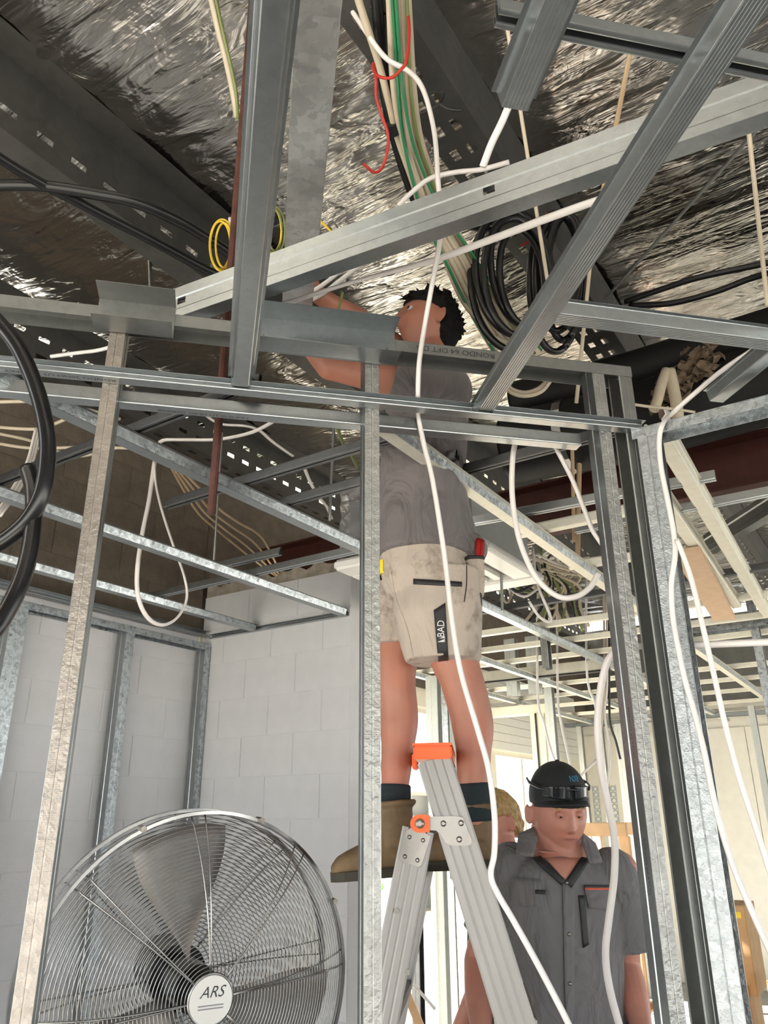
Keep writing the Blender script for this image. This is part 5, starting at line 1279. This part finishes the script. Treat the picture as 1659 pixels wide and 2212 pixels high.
# hanging coil of black cable
GCo = 'black cable coils hanging from the purlin'
for i, (cx, cy, rx, ry, rot, d) in enumerate(((1110, 590, 82, 135, -.12, 2.42), (1118, 600, 72, 128, -.10, 2.40), (1122, 585, 60, 118, -.16, 2.44), (1105, 610, 88, 148, -.08, 2.46), (1128, 600, 48, 105, -.12, 2.43), (1215, 575, 36, 110, .05, 2.5), (1205, 590, 48, 125, .02, 2.52), (1222, 600, 42, 135, .04, 2.55), (1200, 610, 56, 150, .0, 2.57))):
    pts = []
    for k in range(19):
        a = 2 * PI * k / 18 + 1.2; x, y = rx * math.cos(a), ry * math.sin(a); x, y = x * math.cos(rot) - y * math.sin(rot), x * math.sin(rot) + y * math.cos(rot)
        pts.append((cx + x, cy + y, d - 0.24 + 0.03 * math.sin(a * 1.5)))
    cb(pts, 0.0125, 'black_cable', ('widest', 'second', 'third', 'lowest', 'inner', 'thin front', 'thin second', 'thin third', 'thin rear')[i] + (' loop of the left black cable coil hanging from the purlin' if i < 5 else ' loop of the right black cable coil beside the slanting channel'), GCo, n=4)
cb([(1000, 488, 2.35), (1040, 495), (1100, 500), (1150, 540), (1175, 610), (1190, 700, 2.45)], 0.011, 'black_cable', 'loose black cable end sticking out left of the black coil', GCo)
cb([(1165, 700, 2.5), (1160, 600), (1155, 520), (1140, 470, 2.4)], 0.02, 'black_cable', 'thick black sleeve in the middle of the black coil', GCo)
cb([(1128, 445, 2.3), (1140, 470), (1148, 495), (1142, 520), (1125, 530)], 0.004, 'red_cord', 'red cord holding the black coil together', 'red cords')
cb([(1150, 460, 2.3), (1180, 465), (1160, 565), (1180, 560)], 0.003, 'red_cord', 'thin red cord end below the coil tie', 'red cords')
# black cables right and left
GK = 'black cables across the roof space'
cb([(1690, 562, 2.5), (1600, 580), (1500, 602), (1420, 628), (1350, 652, 2.9)], 0.013, 'black_cable', 'upper of two black cables leaving at the right edge', GK)
cb([(1690, 582, 2.5), (1620, 602), (1540, 632), (1450, 655), (1360, 660, 2.9)], 0.013, 'black_cable', 'lower of two black cables leaving at the right edge', GK)
cb([(-20, 330, ('z', 3.42)), (40, 368), (100, 402), (160, 432), (215, 462), (300, 505), (380, 548), (450, 585), (500, 605)], 0.017, 'black_cable', 'lower black cable along the left purlin', GK)
cb([(-20, 400, ('z', 3.42)), (50, 400), (110, 404), (200, 418), (290, 437), (380, 475), (440, 510), (500, 550)], 0.018, 'black_cable', 'upper black cable bending away from the left purlin', GK)
GH = 'thick black hoses at the left edge'
cb([(-30, 670, 1.36), (0, 700), (40, 752), (75, 830), (97, 910), (103, 980), (92, 1060), (62, 1120), (20, 1160), (-30, 1190, 1.42)], 0.0165, 'black_rubber', 'upper thick black hose bulging in from the left edge', GH, segs=14)
cb([(60, 1012, 1.44), (72, 1060), (72, 1130), (62, 1200), (40, 1270), (0, 1345), (-30, 1380, 1.36)], 0.0165, 'black_rubber', 'lower thick black hose curving down to the left edge', GH, segs=14)
cb([(92, 1050, 1.40), (100, 1000), (95, 1060), (92, 1080)], 0.004, 'black_cable', 'cable tie joining the two black hoses', GH, cat='cable tie', name='cable_tie')
# yellow coil
GY = 'yellow wire coil tied to the brown rod'
for i, (rx, ry, ox) in enumerate(((22, 52, 0), (27, 56, 4), (18, 48, 8))):
    pts = [(476 + ox + rx * math.cos(2 * PI * k / 14), 530 + ry * math.sin(2 * PI * k / 14), 1.95 + .02 * math.sin(k)) for k in range(15)]
    cb(pts, 0.0035, 'yellow_cable', ('inner', 'outer', 'narrow')[i] + ' loop of yellow wire left of the brown rod', GY, n=4)
for i, (rx, ry, ox) in enumerate(((20, 48, 0), (25, 52, 3), (15, 44, 6))):
    pts = [(588 + ox + rx * math.cos(2 * PI * k / 14), 498 + ry * math.sin(2 * PI * k / 14), 1.95 + .02 * math.sin(k)) for k in range(15)]
    cb(pts, 0.0035, 'olive_cable' if i else 'yellow_cable', ('inner', 'outer', 'narrow')[i] + ' loop of green and yellow wire right of the smooth channel', GY, n=4)
p = at_d(507, 478, 1.97); vs, fs = tube_geo([p - R * .018, p + R * .018], 0.013, 10); tag(link('tape_band', mesh('tape_band', vs, fs), 'tape_white'), 'white tape holding the yellow wire to the brown rod', 'tape')
cb([(680, 468, 1.9), (700, 485), (715, 500, 1.9)], 0.004, 'yellow_cable', 'short yellow wire end above the swaged channel', GY)
cb([(740, 632, 1.95), (733, 660), (728, 682, 1.95)], 0.004, 'olive_cable', 'thin olive wire in front of the forearm', GY)
# hangers and bracing wires
GHn = 'thin roof hangers'
def hang(a, b, d, r, mat, lab): rod('roof_hanger', at_d(a[0], a[1], d[0]), at_d(b[0], b[1], d[1]), r, mat, None, 8, lab, 'hanger', GHn)
hang((1083, -20), (1188, 640), (1.3, 1.72), 0.005, 'beige_cable', 'thin pale hanger from the top edge down past the black coil')
hang((1372, 60), (1300, 425), (1.25, 1.6), 0.006, 'tan_cable', 'thin brown hanger above the swaged channel at right')
hang((1618, 290), (1658, 660), (1.5, 1.7), 0.006, 'beige_cable', 'thin pale hanger at the right edge of the picture')
hang((1645, 270), (1308, 645), (1.6, 2.6), 0.006, 'galv_dull', 'thin straight steel tie slanting across the foil at right')
hang((1280, 520), (1245, 870), (2.0, 2.1), 0.006, 'beige_cable', 'pale hanger right of the slanting channel')
hang((322, 540), (325, 620), (2.5, 2.5), 0.007, 'galv_dull', 'short hanger bolt under the left purlin')
hang((480, 935), (462, 1210), (2.75, 2.8), 0.004, 'galv_dull', 'thin hanger above the back wall, left of the tan cables')
hang((722, 900), (712, 1125), (2.5, 2.55), 0.006, 'galv_dull', 'thin hanger beside the wrapped air unit')
hang((1083, 1240), (1085, 1320), (3.2, 3.2), 0.006, 'galv_dull', 'thin hanger right of the shorts')
hang((1236, 960), (1240, 1170), (3.0, 3.0), 0.008, 'tan_cable', 'tan hanger strip in the far bay behind the white loop')
hang((1252, 960), (1248, 1200), (3.1, 3.1), 0.011, 'tan_cable', 'wider tan hanger strip in the far bay')
# torn insulation with two lagged pipes
def torn():
    vs, fs = [], []; random.seed(21)
    for i in range(150):                                # ragged flakes of torn lagging
        t = random.random(); x = 1425 + 125 * t + random.gauss(0, 9); y = 850 - 85 * t + random.gauss(0, 16 + 8 * (1 - t)); c = at_d(x, y, 2.75 + random.uniform(-.06, .06))
        a = V((random.uniform(-1, 1), random.uniform(-1, 1), random.uniform(-1, .3))).normalized(); b = a.orthogonal().normalized(); b = (b + V((random.uniform(-.5, .5),) * 3)).normalized(); n_ = a.cross(b).normalized(); l, w_ = random.uniform(.03, .075), random.uniform(.012, .03); k = len(vs)
        for u in (0, .5, 1):
            for v in (-1, 0, 1): vs.append(c + a * l * (u - .5) + b * w_ * v * (1 - .4 * abs(u - .5)) + n_ * random.uniform(-.012, .012))
        fs += [(k + p, k + p + 1, k + p + 4, k + p + 3) for p in (0, 1, 3, 4)]
    o = link('torn_insulation', mesh('torn_insulation', vs, fs), 'foam'); tag(o, 'torn brown insulation hanging under the foil at right', 'insulation', None, 'stuff')
torn()
cb([(1440, 800, 2.6), (1428, 835), (1420, 865), (1412, 885, 2.6)], 0.02, 'beige_cable', 'left lagged pipe end under the torn insulation', 'lagged pipes', segs=12, name='lagged_pipe', cat='pipe')
cb([(1446, 800, 2.6), (1455, 840), (1462, 880), (1466, 915, 2.6)], 0.022, 'beige_cable', 'right lagged pipe under the torn insulation', 'lagged pipes', segs=12, name='lagged_pipe', cat='pipe')
cb([(1358, 872, 2.2), (1400, 878), (1450, 883), (1500, 890, 2.4)], 0.005, 'beige_cable', 'thin level wire behind the post cluster top', GHn)

# far bay cables (tangle under the foil)
GF2 = 'tangled cables in the far bay'
random.seed(11)
for i in range(26):
    x0, y0 = random.uniform(1050, 1290), random.uniform(1150, 1235); x1, y1 = random.uniform(1040, 1300), random.uniform(1200, 1300)
    d = random.uniform(3.6, 4.6); mid = ((x0 + x1) / 2 + random.uniform(-60, 60), max(y0, y1) + random.uniform(-30, 40))
    mat = random.choice(['beige_cable', 'black_cable', 'beige_cable', 'olive_cable', 'white_cable'])
    cb([(x0, y0, d), ((x0 + mid[0]) / 2 + random.uniform(-25, 25), (y0 + mid[1]) / 2), (mid[0], mid[1]), ((x1 + mid[0]) / 2, (y1 + mid[1]) / 2 + random.uniform(-20, 20)), (x1, y1, d)], random.uniform(.006, .010), mat, 'loose %s cable in the tangle under the far foil, right of the shorts' % mat.split('_')[0], GF2, n=5, segs=6)
for i in range(12):
    x0 = 1165 + i * 7; m = ('beige_cable', 'black_cable', 'olive_cable', 'beige_cable')[i % 4]; cb([(1185 + random.uniform(-10, 10), 1235, 4.2), (x0 + random.uniform(-8, 8), 1265), (x0 + random.uniform(-14, 14), 1310), (x0 + (i - 6) * 6, 1350 + random.uniform(-10, 15), 4.4)], 0.009, m, '%s cable in the sheaf drooping from the far roof, right of the shorts' % m.split('_')[0], 'drooping far sheaf', n=5, segs=6)
for i, (pts, m) in enumerate((([(1162, 1505), (1175, 1560), (1190, 1620), (1215, 1680)], 'white_cable'), ([(1205, 1500), (1212, 1560), (1225, 1620), (1240, 1690)], 'white_cable'), ([(1268, 1455), (1285, 1520), (1300, 1600), (1305, 1680)], 'white_cable'), ([(1306, 1480), (1300, 1560), (1296, 1640), (1310, 1740)], 'beige_cable'), ([(1316, 1480), (1318, 1560), (1330, 1600), (1340, 1640)], 'black_cable'), ([(1312, 1470), (1306, 1540), (1318, 1620), (1312, 1700)], 'white_cable'), ([(1180, 1745), (1230, 1700), (1290, 1640)], 'white_cable'), ([(845, 2050), (870, 2100), (905, 2140), (940, 2180)], 'white_cable'))):
    q = [(x, y, 5.2 if i != 7 else 4.5) for x, y in pts]
    if i < 6: q.insert(0, (pts[0][0] - 2, pts[0][1] - 210, 5.2))
    cb(q, 0.008, m, ('leftmost thin wire hanging before the far window', 'second thin wire hanging before the far wall', 'wire hanging from the far ceiling toward the post', 'beige wire hanging beside the thick white cable', 'black wire dangling right of the thick white cable', 'pale wire behind the thick white cable', 'pale wire slanting behind the cap', 'thin wire hanging between ladder legs')[i], 'far hanging wires', n=5, segs=6)

# ================================================================== FAR FRAMES AND CLUTTER
GFS = 'far steel studs'
def fstud(px0, px1, py, yk, label, z1=2.55, mat='galv_lit', grp=GFS, dep=0.064, z0=0.0):
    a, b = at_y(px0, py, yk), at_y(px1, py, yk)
    return stud('wall_stud', V((a.x, yk, z0)), V((a.x, yk, z1)), X, Y, mat, label, grp, wb=dep, fl=max(0.03, b.x - a.x), mat_w='galv_dark' if mat == 'galv_dark' else 'galv_lit')
# door portal
def portal():
    yk = 6.6; a, b = at_y(1148, 1600, yk).x, at_y(1184, 1600, yk).x
    root = empty('door_frame', V((a, yk, 0)), 'cream door frame behind the cap, open to the bright window', 'door frame')
    box('jamb', (0, 0, 0), (b - a - 0.02, 0.12, 2.45), 'cream_paint', root, 0.003); box('stop', (0.05, -0.012, 0), (0.062, 0, 2.45), 'trim_black', root); box('jamb', (b - a - 0.02, 0.01, 0), (b - a, 0.1, 2.45), 'cream_paint', root)
    box('head', (-0.75, 0.0, 2.45), (b - a, 0.12, 2.53), 'cream_paint', root, 0.003)
portal()
fstud(1183, 1200, 1600, 6.55, 'grey steel stud right beside the cream door frame', 2.75, 'galv_lit')
def beam_x():
    a, b = at_z(1035, 1462, 2.60), at_z(1330, 1437, 2.60); y = (a.y + b.y) / 2
    root = empty('door_track', V((a.x, y, 2.57)), 'long pale sliding door track with black slot, right of the legs', 'door track')
    box('rail', (0, 0, 0), (b.x - a.x, 0.05, 0.075), 'cream_lit_steel', root); box('slot', (0, -0.004, -0.012), (b.x - a.x, 0.04, 0.0), 'trim_black', root)
beam_x()
fstud(1168, 1182, 1400, 4.4, 'grey stud rising above the far ceiling, right of the shorts hem', 3.2, 'galv_dull', z0=2.42)
for i, (p0, p1) in enumerate(((1095, 1118), (1142, 1166))):
    fstud(p0, p1, 1500, 5.8, ('short far stud over the door head, left', 'short far stud over the door head, right')[i], 2.95, 'galv_lit', z0=2.5)
fstud(925, 950, 1700, 4.9, 'stud seen between the legs of the man', 2.55, 'galv_lit'); fstud(955, 972, 1700, 5.1, 'narrow stud seen left of the near leg', 2.55, 'galv_flake')
fstud(988, 1010, 2050, 4.4, 'stud seen between the two ladder legs, right', 2.5, 'galv_lit'); fstud(888, 905, 2050, 4.8, 'dark stud seen between the two ladder legs, left', 1.45, 'galv_dark')
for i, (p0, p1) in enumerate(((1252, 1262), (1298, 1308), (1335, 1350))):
    fstud(p0, p1, 1650, 8.6, ('far stud right of the door frame, first', 'far stud right of the door frame, second', 'far stud beside the post cluster')[i], 2.56, 'galv_lit')
fstud(1512, 1524, 1700, 8.3, 'far stud at the left of the pale board at right', 2.5, 'galv_lit'); fstud(1636, 1650, 1650, 7.6, 'far stud at the right edge of the pale board', 2.5, 'galv_lit')
fstud(1638, 1656, 1450, 4.9, 'spangled stud at the right edge above the pale board', 3.0, 'galv_flake')
member('top_track', p_track(0.07, 0.06), at_y(1480, 1352, 4.9), at_y(1700, 1325, 4.9), Z, 'galv_flake', 'spangled track at right above the pale board', 'steel track')
member('top_track', p_track(0.07, 0.04), V((-3.2, 8.62, 2.57)), V((0.5, 8.62, 2.57)), Z, 'galv', 'far top track in front of the end wall', 'steel track')
# sheets of wall board on the far wall
for i in range(6):
    x = -3.28 + i * 0.9; tag(box('wall_board', (x, 9.43, 0.02), (x + 0.892, 9.448, 2.5), 'board'), ('first', 'second', 'third', 'fourth', 'fifth', 'sixth')[i] + ' pale wall board from the left on the far end wall', 'wall board', 'far wall boards')
# switchboard between the legs of the ladder
def swb():
    p0, p1 = at_x(888, 1700, -3.2), at_x(950, 1960, -3.2); y0, y1 = sorted((p0.y, p1.y)); z0, z1 = sorted((p0.z, p1.z))
    y0, y1 = at_x(878, 1850, -3.2).y, at_x(948, 1850, -3.2).y; z1, z0 = at_x(910, 1712, -3.2).z, at_x(910, 1975, -3.2).z
    root = empty('switchboard', V((-3.298, y0, z0)), 'grey metal switchboard box on the far left wall between the ladder legs', 'electrical box')
    box('back', (0, 0, 0), (0.02, y1 - y0, z1 - z0), 'grey_box', root)
    for lo, hi in (((0.02, 0, 0), (0.14, 0.02, z1 - z0)), ((0.02, y1 - y0 - .02, 0), (0.14, y1 - y0, z1 - z0)), ((0.02, 0.02, 0), (0.14, y1 - y0 - .02, 0.02)), ((0.02, 0.02, z1 - z0 - .02), (0.14, y1 - y0 - .02, z1 - z0))):
        box('side', lo, hi, 'cream_lit_steel', root)
    for k in range(3): box('breaker_rail', (0.02, 0.06, 0.15 + 0.22 * k), (0.06, y1 - y0 - 0.06, 0.22 + 0.22 * k), 'white_plastic', root)
swb()
# timber rack with crates, boxes
def rack():
    yk = 6.0; a, b = at_y(1232, 1792, yk), at_y(1352, 1792, yk); post = at_y(1346, 1900, yk)
    root = empty('timber_rack', V((a.x, yk, 0)), 'timber shelf rack behind the person in the cap', 'rack')
    zt = a.z; wd = b.x - a.x
    box('rail', (0, 0, zt - 0.045), (wd, 0.045, zt + 0.045), 'timber', root, 0.003); box('rail', (0, 0.5, zt - 0.045), (wd, 0.545, zt + 0.045), 'timber', root, 0.003)
    for x in (0.0, wd - 0.07):
        for y in (0.045, 0.455): box('post', (x, y, 0), (x + 0.07, y + 0.045, zt - .045), 'timber', root, 0.003)
    for z in (0.35, 0.85): box('shelf', (0.02, 0.02, z), (wd - 0.02, 0.52, z + 0.02), 'timber', root, 0.002)
    for i, (px, py) in enumerate(((1300, 1832), (1342, 1850))):
        q = at_y(px, py, yk + .2); tag(box('storage_tub', (q.x - .10, yk + .12, 0.871), (q.x + .10, yk + .42, 0.871 + 0.36), 'blue_plastic' if i == 0 else 'white_plastic', None, 0.01), ('blue tub on the timber rack', 'white tub on the timber rack')[i], 'tub')
    q = at_y(1352, 2090, yk); 
    tag(box('carton', (q.x - .22, yk + .06, 0.371), (q.x + .02, yk + .4, 0.371 + .34), 'cardboard', None, 0.004), 'brown carton on the lower shelf of the timber rack', 'box')
    sp = [(0, -.02), (1, -.02)]
    for i, px in enumerate((1292, 1330)):
        p = at_y(px, 1760, yk + .02); r2 = empty('punched_strip', V((p.x, yk + .015, zt + .046)), ('left', 'right')[i] + ' punched metal strip standing on the rack rail', 'strip')
        vs, fs = [], []
        for k in range(6):
            c = V((0, 0, 0.025 + .042 * k)); ring_ = []
            for t in range(14):
                aa = 2 * PI * t / 14
                for rr in (0.013, 0.021): vs.append((c.x + rr * math.cos(aa), 0, c.z + rr * math.sin(aa)))
            b0 = k * 28
            for t in range(14): p_, q_ = b0 + 2 * t, b0 + 2 * ((t + 1) % 14); fs.append((p_, p_ + 1, q_ + 1, q_))
        o = link('holes', mesh('holes', vs, fs), 'galv', r2); md = o.modifiers.new('t', 'SOLIDIFY'); md.thickness = .003
        for sx in (-.022, .022): box('edge', (sx - .003, -.0015, 0), (sx + .003, .0015, .26), 'galv', r2)
rack()
def carton(px0, px1, py0, py1, yk, label, tape=False, z0=None):
    a, b = at_y(px0, py0, yk), at_y(px1, py1, yk); zt = a.z; zb = max(0.0, b.z) if z0 is None else z0
    root = empty('cardboard_box', V((a.x, yk, zb)), label, 'box', 'cardboard boxes on the far floor'); w_, h = b.x - a.x, zt - zb
    box('body', (0, 0, 0), (w_, 0.4, h), 'cardboard', root, 0.004)
    for lo, hi in (((0, -0.003, h - .001), (w_, 0.2, h + .003)), ((0, 0.202, h - .001), (w_, 0.4, h + .003))): box('flap', lo, hi, 'cardboard', root)
    if tape: box('tape', (w_ * .35, -0.0035, h * .25), (w_ * .55, -0.0005, h), 'yellow_tape', root); box('tape', (0.0, -0.0037, h * .86), (w_ * .8, -0.0005, h * .93), 'yellow_tape', root)
    else: box('label', (w_ * .25, -0.0035, h * .3), (w_ * .6, -0.0005, h * .6), 'white_plastic', root)
    return zt, zb
zt, zb = carton(1560, 1632, 1955, 2115, 6.6, 'brown cardboard box with yellow tape, upper one at the right', True, 0.44)
carton(1556, 1640, 2128, 2290, 6.58, 'brown cardboard box under the yellow taped one', False, 0.0)
carton(1655, 1720, 2120, 2290, 6.2, 'brown cardboard box cut by the right edge', False, 0.0)
# timber lengths leaning behind the ladder
for i, (p0, p1, y, mat) in enumerate((((858, 2095), (925, 2260), 4.2, 'timber'), ((838, 2130), (880, 2260), 4.4, 'timber'))):
    a, b = at_y(*p0, y), at_y(*p1, y); dd_ = (b - a).normalized(); s = a.z / -dd_.z; e = a + dd_ * s
    mw, _, _ = frame(a, e - a, A); mw.translation = a; tag(box('timber_length', (-.022, -.022, 0), (.022, .022, (e - a).length - .03), mat, None, 0.003, mw), ('right', 'left')[i] + ' timber length leaning behind the rear ladder leg', 'timber')
def bush():
    random.seed(3); vs, fs = [], []
    for i in range(900):
        c = V((-8.2, 10.0, 1.4)) + V((random.gauss(0, .8), random.gauss(0, 1.0), random.gauss(0, .5)))
        d = V((random.uniform(-1, 1), random.uniform(-1, 1), random.uniform(-1, 1))).normalized(); e = d.orthogonal().normalized(); k = len(vs)
        vs += [c, c + d * .07 + e * .04, c + d * .16, c + d * .07 - e * .04]; fs.append((k, k + 1, k + 2, k + 3))
    tag(link('shrub', mesh('shrub', vs, fs), 'leaves'), 'green shrub outside the bright far window', 'shrub', None, 'stuff')
bush()
